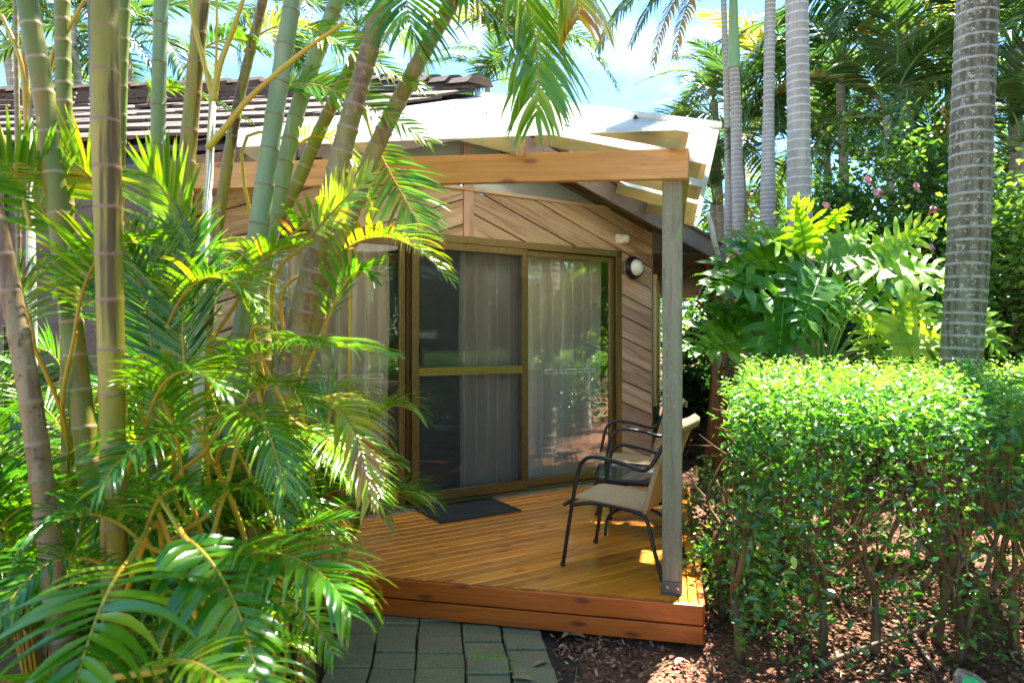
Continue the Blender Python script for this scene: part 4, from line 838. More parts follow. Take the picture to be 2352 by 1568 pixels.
# cordyline with crimson leaves by the glass
cd_ = thing('cordyline', P(700, 1200, 3.3) * 1, 'crimson leaved cordyline behind the palm leaves by the left glass panel', 'shrub'); rd = random.Random(5)
cb = V((P(715, 1100, 3.4).x, 3.4, .0))
m = MB(); m.tube([cb, cb + Z * .75], .014, 8); m.build('stem', 'twig_bark', cd_)
for i in range(14):
    a = i * 2.4; l = rd.uniform(.28, .42); hz = V((math.cos(a), math.sin(a), 0)); o = cb + Z * rd.uniform(.55, .95); m = MB(); vs = []
    for k in range(7):
        s = k / 6; c = o + hz * l * s + Z * (l * .55 * math.sin(s * 2.2)); s_ = hz.cross(Z) * .04 * math.sin(math.pi * min(1, .08 + s * .9)) ; vs += [c - s_, c - Z * .012, c + s_]
    m.add(vs, [(k * 3 + e, k * 3 + e + 1, k * 3 + e + 4, k * 3 + e + 3) for k in range(6) for e in (0, 1)], None, .5, 0, True); m.build('leaf', 'petal_red', cd_)

for i, (a, b, c, ll, n_, wd, dr, tn_, mt) in enumerate((
    ((330, 1000, 2.0), (400, 860, 1.9), (520, 900, 1.85), .22, 34, .010, .9, .55, FM), 
    ((420, 1100, 2.1), (380, 930, 2.0), (310, 900, 1.95), .22, 34, .010, .8, .5, FM), ((380, 760, 2.3), (470, 640, 2.2), (590, 700, 2.15), .24, 34, .011, .8, .62, FM), ((560, 930, 2.2), (640, 880, 2.1), (740, 960, 2.05), .2, 32, .010, .9, .5, FM),
    ((170, 780, 2.2), (220, 600, 2.15), (320, 560, 2.1), .26, 30, .012, .5, .6, FM), ((80, 800, 2.2), (40, 660, 2.15), (-30, 640, 2.1), .26, 30, .012, .6, .45, FM), ((480, 1180, 2.0), (560, 1120, 1.95), (660, 1200, 1.9), .18, 30, .010, .9, .45, FM),
    ((330, 1250, 1.85), (380, 1130, 1.8), (470, 1150, 1.75), .2, 28, .011, .9, .4, FM), ((600, 820, 2.5), (560, 700, 2.5), (480, 640, 2.45), .22, 30, .011, .6, .6, FM))):
    pf(cm, a, b, c, ll, n_, wd, mt, droop=dr, vee=.35, tone=tn_, pet=.15, seed=300 + i)
# ---- generic leaf clouds
def leaves(name, c, size, mats, parent=None, tone=(.4, .15), up=.5, dirs=None, asp=.5, seed=0):
    """many single leaves: c (n,3) centres"""
    rg = np.random.default_rng(seed); n = len(c); sz = size * rg.uniform(.6, 1.25, n)
    d = rg.normal(0, 1, (n, 3)); d[:, 2] = d[:, 2] * .55 - .15
    if dirs is not None: d = d * .6 + dirs
    d /= np.linalg.norm(d, axis=1)[:, None]
    nn = rg.normal(0, 1, (n, 3)) * (1 - up) + np.array([0, 0, 1.2]) * up; s_ = np.cross(d, nn); s_ /= np.linalg.norm(s_, axis=1)[:, None] + 1e-9; nn = np.cross(s_, d)
    D = d * sz[:, None]; S_ = s_ * (sz * asp)[:, None]; U = nn * (sz * .10)[:, None]
    Vt = np.stack([c, c + D * .3 + S_ * .46 + U, c + D * .68 + S_ * .36 + U * .8, c + D - U * .6, c + D * .68 - S_ * .36 + U * .8, c + D * .3 - S_ * .46 + U], 1).reshape(-1, 3)
    b = np.arange(n) * 6; Q = np.stack([np.stack([b, b + 1, b + 2, b + 3], 1), np.stack([b, b + 3, b + 4, b + 5], 1)], 1).reshape(-1, 4)
    tn = np.repeat(np.clip(rg.normal(tone[0], tone[1], n), 0, 1), 6); return np_mesh(name, Vt, Q, mats, Vt, tn, parent)
def branchy(mb, base, tips, r, rd, lvl=2):
    for tip in tips:
        p = [base]; n = 4
        for i in range(1, n): s = i / n; p.append(base.lerp(tip, s) + V((rd.gauss(0, .05), rd.gauss(0, .05), rd.gauss(0, .02))) * (tip - base).length)
        p.append(tip); q = smooth_path(p, 3); mb.tube(q, [r * (1 - .7 * i / (len(q) - 1)) for i in range(len(q))], 6, rd.random())
        if lvl:
            for s in (.35, .55, .75):
                o = q[int(s * (len(q) - 1))]; l = (tip - base).length * rd.uniform(.25, .45); dd = (tip - base).normalized() + V((rd.gauss(0, .6), rd.gauss(0, .6), rd.gauss(0, .35))); branchy(mb, o, [o + dd.normalized() * l], r * .5, rd, lvl - 1)
# hedge
hg = thing('hedge', V((1.6, 3.2, 0)), 'clipped box-shaped hedge with small glossy leaves and bare stems low down, right of the deck', 'hedge')
def hedge_pts(n, seed):
    rg = np.random.default_rng(seed); u = rg.uniform(0, 1, n); v = rg.uniform(0, 1, n); z = rg.uniform(0, 1, n) ** .6
    return u, v, z
rg = np.random.default_rng(5); n = 190000
y = rg.uniform(2.75, 5.0, n); x0 = .93 + .34 * (y - 2.75); x = x0 + rg.uniform(0, 1, n) ** 1.35 * 4.6; z = rg.uniform(.10, 1.3, n)
ztp = 1.255 + .03 * np.sin(x * 4 + y * 3) + .022 * np.sin(x * 11) * np.sin(y * 9)
# distance from the clipped faces
df = np.minimum(np.minimum(y - 2.75, x - x0), ztp - z); topd = ztp - z
cl_ = np.sin(x * 9 + 2 * np.sin(z * 7)) * np.sin(y * 8 + 1.3 * np.sin(x * 6)) * np.sin(z * 10 + x * 3)       # leaf clusters
dens = np.clip((z - .15) / .75, 0, 1) ** 1.3
keep = (topd > -.02) & (rg.random(n) < np.where(topd < .14, 1.0, np.exp(-df * 4.0) * (.62 + .38 * dens) * np.clip(.55 + cl_ * 1.5, .10, 1)))
keep &= ~((z < .32) & (rg.random(n) < .6))
ragged = rg.normal(0, .05, (n, 3)); keep &= ~((topd > .2) & (rg.random(n) < .22)); c = np.stack([x, y, z], 1) + ragged; c = c[keep]
print('hedge leaves', len(c))
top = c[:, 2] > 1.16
leaves('foliage', c[top], .042, 'hedge_leaf', hg, (.58, .15), .75, None, .52, 1)  # top leaves toned paler than the sides: sunlight painted into the colour
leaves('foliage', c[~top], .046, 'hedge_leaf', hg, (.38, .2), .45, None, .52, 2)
# shoots poking out of the clipped top
pts = []; rg = np.random.default_rng(8)
for i in range(700):
    yy = rg.uniform(2.8, 5.0) if i % 3 else rg.uniform(4.4, 5.0); xx = .98 + .34 * (yy - 2.75) + rg.uniform(0, 1) ** 1.4 * 4.3; a = rg.uniform(0, 6.28); h = rg.uniform(.03, .15); lean = rg.uniform(.1, .6)
    for k in range(9): s = k / 8; pts.append((xx + math.cos(a) * lean * h * s * 1.6 + rg.normal(0, .008), yy + math.sin(a) * lean * h * s * 1.6 + rg.normal(0, .008), 1.26 + h * s))
leaves('foliage', np.array(pts), .030, 'hedge_leaf', hg, (.85, .12), .6, None, .5, 3)
rd = random.Random(3)
hs = [(1890, 1530, 3.25), (1830, 1500, 3.5), (1700, 1480, 3.2), (1660, 1380, 3.7), (2010, 1500, 3.3), (2150, 1460, 3.4), (2200, 1500, 3.2), (2330, 1450, 3.3), (1760, 1400, 4.0), (2100, 1400, 4.0), (2400, 1450, 3.6), (1950, 1380, 4.3), (2280, 1380, 4.2), (1870, 1340, 4.6), (1720, 1320, 4.6)]
for i, (px, py, Y) in enumerate(hs):
    b = P(px, py, Y); b.z = -.01; m = MB(); tips = []
    for k in range(5): a = rd.uniform(0, 6.28); tips.append(V((max(b.x + math.cos(a) * rd.uniform(.1, .5), 1.0 + .34 * (b.y - 2.75)), min(max(b.y + math.sin(a) * rd.uniform(.1, .45), 2.85), 4.9), rd.uniform(.75, 1.22))))
    fk = b + V((rd.gauss(0, .05), rd.gauss(0, .04), rd.uniform(.12, .35))); m.tube([b, b.lerp(fk, .5) + V((.01, .01, 0)), fk], [.026, .021, .018], 8, .4)
    branchy(m, fk, tips, .014, rd, 2); m.build('stem', 'twig_bark', hg)
m = MB(); m.tube(smooth_path([P(1790, 1575, 3.0), P(1950, 1500, 3.05), P(2120, 1440, 3.2), P(2330, 1360, 3.4)], 5), [.013] * 6 + [.010] * 10, 8, .3); m.build('stem', 'twig_bark', hg)

# ---- philodendron
def lobed_leaf(mb, o, tip, nrm, width, rd, tone):
    o, tip = V(o), V(tip); ax = tip - o; L_ = ax.length; T = ax / L_; nrm = V(nrm); Sd = T.cross(nrm).normalized(); U = Sd.cross(T).normalized(); curl = rd.uniform(.15, .4)
    def base(t): return o + T * (L_ * t) - U * (L_ * curl * max(t, 0) ** 2 * .6)
    vs = []; fs = []; tn = []; NL = 9
    for s_ in (1, -1):
        prev = None
        for i in range(NL):
            t = -.03 + 1.0 * (i / (NL - 1)) ** .95; f = i / (NL - 1); A = R(118 - 100 * f + rd.gauss(0, 4)); ll = width * L_ * (.62 + .42 * math.sin(math.pi * min(1, f * .9 + .12))) * (1 - .55 * f) * rd.uniform(.88, 1.1); hw = L_ * .062 * (1 - .35 * f)
            d = T * math.cos(A) + Sd * s_ * math.sin(A) + U * rd.uniform(.05, .3); b = len(vs); q = base(max(t, 0)); pw = T * math.sin(A) - Sd * s_ * math.cos(A); dr = rd.uniform(.4, 1.0); ph = rd.uniform(0, 6)
            for k in range(8):
                s = k / 7; ww = hw * (1.15, 1.0, .8, .95, 1.2, 1.05, .65, .08)[k] * rd.uniform(.85, 1.15); wave = U * math.sin(s * 9 + ph) * L_ * .018
                vs += [q - pw * ww + wave, q - U * ww * .22, q + pw * ww - wave]; tn += [tone + .1 * math.sin(s * 8 + ph)] * 3
                q = q + d * (ll / 7); d = (d - Z * dr / 7 * (s * 1.6) - U * .06).normalized()
            for k in range(7):
                for e in (0, 1): fs.append((b + k * 3 + e, b + k * 3 + e + 1, b + k * 3 + e + 4, b + k * 3 + e + 3))
    # central lamina
    b = len(vs)
    for i in range(9):
        t = i / 8; q = base(t); hw = L_ * width * (.42 * (1 - t) ** .8 + .03); vs += [q - Sd * hw + U * hw * .12, q - U * .004, q + Sd * hw + U * hw * .12]; tn += [tone] * 3
    for i in range(8):
        for e in (0, 1): fs.append((b + i * 3 + e, b + i * 3 + e + 1, b + i * 3 + e + 4, b + i * 3 + e + 3))
    mb.add(vs, fs, None, [min(1, max(0, x)) for x in tn], 0, True)
    mb.tube([base(t / 6) - U * .003 for t in range(7)], [.007 * (1 - t / 7) + .001 for t in range(7)], 5, .5, 1)
ph = thing('philodendron', V((P(1890, 860, 5.9).x, 5.9, 0)), 'large philodendron with deeply lobed glossy leaves rising behind the hedge', 'plant'); rd = random.Random(12)
pb_ = P(1890, 880, 5.9)
m = MB(); m.tube(smooth_path([V((pb_.x + .1, 5.95, -.02)), V((pb_.x + .12, 5.95, .6)), pb_], 5), [.09] * 5 + [.07] * 6, 12, .8); m.build('trunk', 'cane_brown', ph)
LV = [(1850, 575, 1838, 468, 5.8, .55, .75), (1900, 570, 1990, 512, 5.9, .55, .75), (1850, 585, 1745, 520, 5.9, .6, .7), (1900, 600, 2060, 560, 5.7, .55, .6), (2010, 605, 2120, 510, 5.6, .6, .85), (2015, 615, 2180, 600, 5.5, .6, .7), (2030, 640, 2170, 720, 5.6, .6, .55),
      (1830, 600, 1680, 580, 5.8, .6, .55), (1800, 640, 1650, 640, 5.7, .6, .5), (1800, 680, 1640, 760, 5.6, .55, .45), (1800, 690, 1793, 850, 5.3, .55, .35), (1790, 670, 1700, 700, 5.5, .5, .4), (1860, 700, 1960, 660, 5.6, .5, .65), (1850, 640, 1930, 720, 5.5, .55, .45), (1880, 640, 1850, 740, 5.4, .5, .4),
      (1710, 780, 1600, 790, 5.4, .65, .5), (1720, 740, 1640, 700, 5.7, .6, .5), (1760, 600, 1690, 540, 6.2, .6, .5), (2060, 790, 2180, 770, 5.3, .8, .9), (2050, 780, 2100, 690, 5.4, .75, .85), (2100, 800, 2200, 850, 5.3, .7, .6), (2020, 760, 1960, 720, 5.6, .6, .7), (2000, 800, 2060, 850, 5.5, .6, .55), (2100, 640, 2200, 660, 6.0, .6, .6), (1960, 580, 2040, 640, 6.2, .6, .5), (2240, 730, 2300, 800, 5.8, .6, .7), (2220, 820, 2270, 900, 5.6, .6, .65), (1900, 520, 1930, 470, 6.1, .5, .6), (1740, 640, 1700, 720, 6.2, .6, .35), (1960, 690, 2040, 740, 6.2, .6, .4)]
for i, (bx, by, tx, ty, Y, wd, tn_) in enumerate(LV):
    o = P(bx, by, Y); tp = P(tx, ty, Y - rd.uniform(.05, .35)); m = MB(); nrm = V((rd.gauss(0, .25), -.75, .8)); lobed_leaf(m, o, tp, nrm, wd * 1.5, rd, tn_ + .04 + rd.uniform(-.05, .05)); lf = m.build('leaf', ['philo_leaf', 'petiole_green'], ph)
    mid = pb_.lerp(o, .5) + Z * .10 + V((0, .1, 0)) - (o - pb_).normalized() * .03; m = MB(); m.tube(smooth_path([pb_ + V((rd.gauss(0, .03), rd.gauss(0, .03), -.02)), mid, o], 6), [.017 * (1 - .045 * k) for k in range(13)], 8, rd.random() * .4); m.build('leaf_stalk', 'petiole_green', lf)

# ---- hibiscus and other shrubs
def shrub(name, label, cat, c, rad, n, size, mat='bush_leaf', tone=(.45, .18), seed=0, stems=7, group=None, up=.45, asp=.6, zmin=.05, gaps=1.2):
    rg = np.random.default_rng(seed); rd = random.Random(seed); c = V(c); t = thing(name, V((c.x, c.y, 0)), label, cat, group)
    k = 26; cc = rg.normal(0, .5, (k * 8, 3)); cc = cc[np.linalg.norm(cc, axis=1) < 1][:k * 3]; w_ = np.linalg.norm(cc, axis=1); cc = cc * (.55 + .45 * w_[:, None]) / (w_[:, None] + 1e-3) * np.clip(w_[:, None] * 1.6, 0, .92)
    idx = rg.integers(0, len(cc), n); p = cc[idx] + rg.normal(0, .13 * gaps, (n, 3)); p = p * np.array(rad) + np.array(c); p = p[p[:, 2] > zmin]
    leaves('foliage', p, size, mat, t, tone, up, None, asp, seed)
    m = MB()
    for i in range(stems):
        tip = V(cc[i]) ; tip = V((tip.x * rad[0], tip.y * rad[1], tip.z * rad[2])) + c; b = V((c.x + rd.gauss(0, .12), c.y + rd.gauss(0, .1), -.02)); branchy(m, b, [tip], .022 * max(rad) ** .5, rd, 1)
    m.build('stem', 'twig_bark', t); return t
hb = shrub('hibiscus_bush', 'tall hibiscus bush with pink flowers behind the philodendron', 'shrub', P(2040, 600, 8.3), (1.35, .8, 1.75), 17000, .085, tone=(.55, .2), seed=31, stems=12, gaps=.9)
for i, (x, y, Y) in enumerate(((1988, 405, 7.6), (2010, 435, 7.6), (1890, 465, 7.7), (2102, 420, 7.6), (2140, 473, 7.5), (2110, 550, 7.5), (2135, 560, 7.5), (1690, 525, 8), (1706, 815, 5.6))):
    m = MB(); o = P(x, y, Y); rd = random.Random(i); q = V((rd.gauss(0, .4), -.5, -1)).normalized(); s1 = q.cross(V((1, 0, 0))).normalized(); s2 = q.cross(s1)
    for k in range(5):
        a = k * 1.256 + i; e = s1 * math.cos(a) + s2 * math.sin(a); e2 = s1 * math.cos(a + 1.57) + s2 * math.sin(a + 1.57); op = .35 + .5 * (i % 3 == 1)
        vs = []
        for j in range(5): s = j / 4; ce = o + q * .085 * s + e * .085 * op * s * s; ww = .03 * math.sin(math.pi * min(.95, .12 + s * .8)); vs += [ce - e2 * ww, ce, ce + e2 * ww]
        m.add(vs, [(j * 3 + c_, j * 3 + c_ + 1, j * 3 + c_ + 4, j * 3 + c_ + 3) for j in range(4) for c_ in (0, 1)], None, .5, 0, True)
    m.tube([o, o + q * .14], .004, 5); m.build('flower', 'petal_pink', hb)
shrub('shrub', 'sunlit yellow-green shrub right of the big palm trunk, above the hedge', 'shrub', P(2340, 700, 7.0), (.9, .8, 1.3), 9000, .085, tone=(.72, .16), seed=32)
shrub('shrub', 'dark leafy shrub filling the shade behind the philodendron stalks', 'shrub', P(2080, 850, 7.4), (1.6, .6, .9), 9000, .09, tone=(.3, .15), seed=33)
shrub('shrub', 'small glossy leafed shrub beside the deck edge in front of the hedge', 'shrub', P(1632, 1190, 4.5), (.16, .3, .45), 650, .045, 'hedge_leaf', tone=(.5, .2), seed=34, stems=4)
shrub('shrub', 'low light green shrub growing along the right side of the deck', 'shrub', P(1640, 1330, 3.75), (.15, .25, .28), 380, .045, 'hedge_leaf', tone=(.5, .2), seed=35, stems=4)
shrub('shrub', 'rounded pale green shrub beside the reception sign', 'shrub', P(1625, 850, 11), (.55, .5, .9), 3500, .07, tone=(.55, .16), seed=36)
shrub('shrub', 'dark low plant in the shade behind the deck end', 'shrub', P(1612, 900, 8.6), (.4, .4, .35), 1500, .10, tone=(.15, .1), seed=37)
# dark root mound and palm-like stems at the philodendron's left
rt = thing('cordyline', V((P(1640, 900, 7.6).x, 7.6, 0)), 'thin stemmed cordyline with orange-red tips between the cottage eave and the philodendron', 'shrub'); rd = random.Random(9)
for i, (x0_, x1_, y1_) in enumerate(((1625, 1640, 640), (1645, 1632, 700), (1665, 1690, 720), (1650, 1660, 600))):
    b = P(x0_, 960, 7.5); b.z = 0; tp = P(x1_, y1_, 7.5); m = MB(); m.tube([b, b.lerp(tp, .5) + V((.03, 0, 0)), tp], [.05, .035, .02], 8, .9); m.build('stem', 'cane_brown', rt)
    for k in range(22):
        a = k * 2.4; l = rd.uniform(.22, .4); hz = V((math.cos(a), math.sin(a), 0)); o = tp - Z * rd.uniform(0, .35); vs = []
        for q in range(6): s = q / 5; ce = o + hz * l * s + Z * (l * .6 * math.sin(s * 2.4)); s_ = hz.cross(Z) * .028 * math.sin(math.pi * min(1, .1 + s * .88)); vs += [ce - s_, ce - Z * .008, ce + s_]
        m = MB(); m.add(vs, [(q * 3 + e, q * 3 + e + 1, q * 3 + e + 4, q * 3 + e + 3) for q in range(5) for e in (0, 1)], None, rd.uniform(.3, .8), 0, True); m.build('leaf', 'orange_leaf' if k % 4 == 0 else 'philo_leaf', rt)

# ---- tall palms
def trunk_palm(label, pts, wpx, gap, mat, seed, crown=None, shaft=None, group='tall grey ringed palm trunks on the right', nf=9, fl=2.2, base=None, fm='far_palm_leaf'):
    w3 = [P(*p) for p in pts]; r = [w_ / 2 / F * p[2] * math.cos(math.atan((p[0] - 1176) / F)) for w_, p in zip(wpx, pts)]; d = (w3[0] - w3[1]).normalized(); b = w3[0] + d * ((w3[0].z + .05) / max(-d.z, .3))
    t = thing('palm_tree', V((b.x, b.y, 0)), label, 'palm', group); tp = crown if crown is not None else w3[-1] + (w3[-1] - w3[-2]).normalized() * 1.5; ex = []; u_ = (w3[-1] - w3[-2]).normalized(); dd_ = (V(tp) - w3[-1]).length
    while shaft is None and len(ex) * .9 + 1.2 < dd_: s_ = (len(ex) + 1) * .9; ex.append((w3[-1] + u_ * s_).lerp(w3[-1].lerp(V(tp), s_ / dd_), s_ / dd_))
    m = MB(); cane(m, [b] + w3 + ex + ([V(tp)] if shaft is None else []), [r[0] * 1.08] + r + ([r[-1]] * len(ex) + [r[-1] * .9] if shaft is None else []), gap, 22, .022, .15, seed, .010); m.build('trunk', mat, t)
    if shaft is not None:
        a, b2 = w3[-1], V(tp); q = [a - Z * .02, a, a + (b2 - a) * .1, a.lerp(b2, .4), a.lerp(b2, .75), b2]; rs = r[-1]; m = MB(); m.tube(smooth_path(q, 3), [rs * k for k in np.interp(np.linspace(0, 1, 16), [0, .1, .3, .6, 1], [1.05, 1.3, 1.3, 1.05, .75])], 18, .2); m.build('crownshaft', 'crownshaft', t)
    crown_fronds(t, V(tp), nf, fl, seed); return t
TEM = {}
def template(kind):
    if kind in TEM: return TEM[kind]
    rd = random.Random(kind); m = MB(); dr = (1.0, 1.5, .8, 1.3, 1.1)[kind % 5]; bend = (.10, .3, .0, .45, .2)[kind % 5]
    frond(m, (0, 0, 0), (.52, .02, .16 - bend * .1), (1.0, .0, -.05 - bend), .33, 44, .021, dr, .15, None, (.26, .36, .2, .5, .84)[kind % 5], .16, .010, kind + 900, a0=66, a1=30, dens=.96, seg=4)
    me = m.build('frond', ['far_palm_leaf', 'petiole_green']); TEM[kind] = me; me.hide_render = False; return me
USED = set()
def crown_fronds(t, c, n, l, seed, pit=(70, -35), kinds=(0, 1, 2, 3)):
    rd = random.Random(seed + 7)
    for i in range(n):
        k = kinds[i % len(kinds)] if rd.random() > .03 else 4; src = template(k)
        if k not in USED: o = src; USED.add(k)
        else: o = src.copy(); C.objects.link(o)
        pt = pit[0] + (pit[1] - pit[0]) * (i + .5) / n; yaw = i * 2.39996 + rd.uniform(-.3, .3) + seed
        o.parent = t; o.matrix_parent_inverse = Matrix.Translation(-t.location); o.location = c; o.rotation_euler = (rd.uniform(-.35, .35), -R(pt + rd.uniform(-8, 8)), yaw); s = l * rd.uniform(.85, 1.12); o.scale = (s, s, s)
TG = 'tall grey ringed palm trunks on the right'
trunk_palm('thick dark lichen-spotted palm trunk rising from the hedge at the right', [(2205, 850, 4.75), (2222, 600, 4.75), (2232, 300, 4.75), (2245, 0, 4.75)], [98, 105, 105, 104], lambda u: .082, 'trunk_dark', 41, V((P(2255, 0, 4.75).x, 4.75, 12)), None, TG, 5, 2.3)
trunk_palm('pale grey palm trunk behind the philodendron, widest of the three in the middle right', [(1850, 800, 7.4), (1836, 480, 7.4), (1834, 250, 7.4), (1830, 0, 7.4)], [72, 62, 58, 54], lambda u: .095, 'trunk_grey', 42, V((P(1828, 0, 7.4).x, 7.4, 18.5)), None, TG, 5, 2.0)
trunk_palm('slender grey palm trunk left of the pale wide trunk', [(1763, 620, 9.6), (1764, 400, 9.6), (1766, 200, 9.6), (1769, 0, 9.6)], [42, 40, 36, 26], lambda u: .062, 'trunk_grey', 43, V((P(1772, 0, 9.6).x, 9.6, 8.4)), None, TG, 6, 1.8)
SHP = trunk_palm('grey palm trunk topped by a smooth green crownshaft', [(1700, 620, 10), (1693, 400, 10), (1690, 250, 10), (1686, 155, 10)], [38, 32, 27, 24], lambda u: .07, 'trunk_grey', 44, P(1684, -25, 10), 1, TG, 0, 2.35)
trunk_palm('thin grey palm trunk just behind the one with the green crownshaft', [(1672, 640, 11), (1672, 400, 11), (1668, 200, 11), (1662, 0, 11)], [24, 22, 18, 14], lambda u: .07, 'trunk_grey', 45, V((P(1656, 0, 11).x, 11.2, 11)), None, TG, 6, 2.2)
# fronds of the crownshaft palm that droop into view
for a, b, c, ll, tn_, nn_ in (((1684, -30, 10), (1510, -50, 9.6), (1375, 110, 9.2), .75, .55, 46), ((1684, -30, 10), (1560, -50, 9.6), (1450, 100, 9.3), .6, .6, 36), ((1684, -30, 10), (1570, -20, 9.5), (1500, 150, 9.2), .42, .97, 30), ((1684, -30, 10), (1600, -20, 9.5), (1550, 130, 9.2), .42, .94, 30), ((1684, -30, 10), (1770, -110, 9.8), (1850, 0, 9.6), .5, .45, 36), ((1684, -30, 10), (1640, -130, 9.4), (1640, -20, 9.0), .5, .45, 30)):
    m2 = MB(); frond(m2, P(*a), P(*b), P(*c), ll, nn_, .036, 1.5, .05, None, tn_, .2, .018, int(ll * 100) + int(a[0] + c[0]), a0=52, seg=5); m2.build('frond', ['far_palm_leaf', 'petiole_green'], SHP)
BG = [((1215, 130, 14), 2.1, 13, 'pale feathery palm crown showing above the cottage roof, left of the blue sky'), ((1120, 190, 16), 1.6, 10, 'low palm crown peeping over the roof ridge'),
      ((290, 110, 11), 1.9, 12, 'pale palm crown seen between the canes above the tiled roof'), ((170, 60, 10), 1.5, 9, 'yellowish palm crown at the upper left behind the leaning cane'), ((20, 100, 12), 1.8, 10, 'palm crown at the top left corner'), ((640, 40, 11), 1.2, 8, 'yellow-green palm crown between the leaning canes at the top'), ((820, 60, 12), 1.6, 10, 'palm crown above the roof ridge behind the brown canes'),
      ((1700, 330, 12), 1.9, 12, 'bright green palm crown beyond the corner of the porch roof'), ((1640, 240, 13.5), 1.5, 9, 'small palm crown against the sky right of the porch roof'), ((1760, 230, 13), 2.1, 12, 'dark palm crown behind the slender grey trunk'), ((1930, 150, 11.5), 2.3, 13, 'large dark palm crown right of the pale wide trunk'),
      ((2080, 50, 11), 2.5, 13, 'tall palm crown at the top between the two thick trunks'), ((2040, 270, 10), 1.9, 12, 'drooping palm crown in the shade above the hibiscus'), ((2180, 200, 12.5), 2.3, 12, 'palm crown left of the dark lichen-spotted trunk'), ((2330, 120, 10), 2.1, 12, 'palm crown at the top right corner'), ((2350, 330, 9.5), 1.8, 11, 'drooping grey-green palm crown at the right edge'),
      ((1900, 350, 14), 2.2, 12, 'palm crown low behind the hibiscus bush'), ((2120, 420, 13), 2.0, 11, 'shaded palm crown low between the hibiscus and the dark trunk'), ((1640, 470, 13), 1.6, 10, 'low palm crown just right of the cottage eave'), ((2330, 520, 12), 1.8, 10, 'low palm crown at the right edge above the sunlit shrub')]
for i, (c, l, nf, lab) in enumerate(BG):
    cp = P(*c); t = thing('palm_tree', V((cp.x + .2, cp.y + .2, 0)), lab, 'palm', 'palms in the background'); m = MB()
    r = .06 + .02 * (i % 3); cane(m, [V((cp.x + .25, cp.y + .25, -.1)), V((cp.x + .2, cp.y + .2, cp.z * .5)), cp - Z * .3, cp], [r * 1.4, r * 1.1, r, r * .9], .14, 10, .02, .1, i, .01); m.build('trunk', 'trunk_grey', t); crown_fronds(t, cp, nf, l, i * 3 + 60)
# palms and shrubs right of and behind the camera's side of the garden, seen in the door glass
for i, (x, y, zc, l) in enumerate(((6.3, 2.0, 4.2, 2.1), (6.6, 1.2, 5.4, 2.4), (6.0, 4.2, 3.6, 2.0), (8.2, 2.8, 5.0, 2.4), (5.6, -.4, 3.4, 2.1), (7.8, -.8, 4.6, 2.3), (4.9, .7, 2.9, 1.7))):
    t = thing('palm_tree', V((x, y, 0)), 'garden palm standing off to the right, mirrored in the door glass', 'palm', 'palms mirrored in the door glass'); m = MB(); cane(m, [V((x, y, -.1)), V((x, y, zc * .5)), V((x, y, zc))], [.14, .11, .10], .14, 12, .02, .1, i, .01); m.build('trunk', 'trunk_grey', t); crown_fronds(t, V((x, y, zc)), 12, l, i * 5 + 160)
for i, (x, y, a, b) in enumerate(((6.8, 3.6, 1.5, 1.5), (7.4, .8, 1.4, 1.7), (6.0, -1.6, 1.3, 1.2), (9.5, 2.0, 2, 2.4), (5.2, -.6, 1.2, 1.3))):
    shrub('shrub', 'leafy shrub standing off to the right, mirrored in the door glass', 'shrub', (x, y, b * .9), (a, a, b), 5000, .12, tone=(.55, .2), seed=60 + i, group='shrubs mirrored in the door glass')
# far wood
rg = np.random.default_rng(77); parts = []
for i in range(290):
    a = rg.uniform(-1.15, 2.95); dd = rg.uniform(17, 30); c0 = np.array([math.sin(a) * dd, math.cos(a) * dd, rg.uniform(0, 5.6) * (1.15 if a > .25 else .75)]); parts.append(c0 + rg.normal(0, 1, (420, 3)) * np.array([1.3, 1.3, .9]) * rg.uniform(.6, 1.1))
tag(leaves('far_trees', np.concatenate([p[p[:, 2] > .1] for p in parts]), .26, 'bush_leaf', None, (.55, .2), .4, None, .5, 9), 'loose mass of distant green trees behind the garden', 'trees', kind='stuff')
rg = np.random.default_rng(78); q = np.stack([rg.uniform(-14, 18, 26000), rg.uniform(9, 17, 26000), np.abs(rg.normal(0, .35, 26000)) + .05], 1); q = q[(q[:, 0] > 1.6) | (q[:, 1] > 14)]
tag(leaves('undergrowth', q, .14, 'bush_leaf', None, (.45, .2), .4, None, .35, 10), 'low green ground cover under the palms behind the cottage', 'undergrowth', kind='stuff')
# fern clump beyond the deck
fr = thing('fern', V((P(1600, 900, 9).x, 9.2, 0)), 'light green fern clump under the reception sign', 'fern'); rd = random.Random(4)
for i in range(16):
    a = i * 2.4; hz = V((math.cos(a), math.sin(a), 0)); b = V((P(1595, 900, 9.2).x, 9.2, .3)); m = MB(); l = rd.uniform(.7, 1.1); frond(m, b, b + hz * l * .35 + Z * l * .6, b + hz * l * .7 + Z * l * .6, .17, 26, .02, .8, .3, None, .55, .1, .006, i, seg=3); m.build('frond', FG, fr)

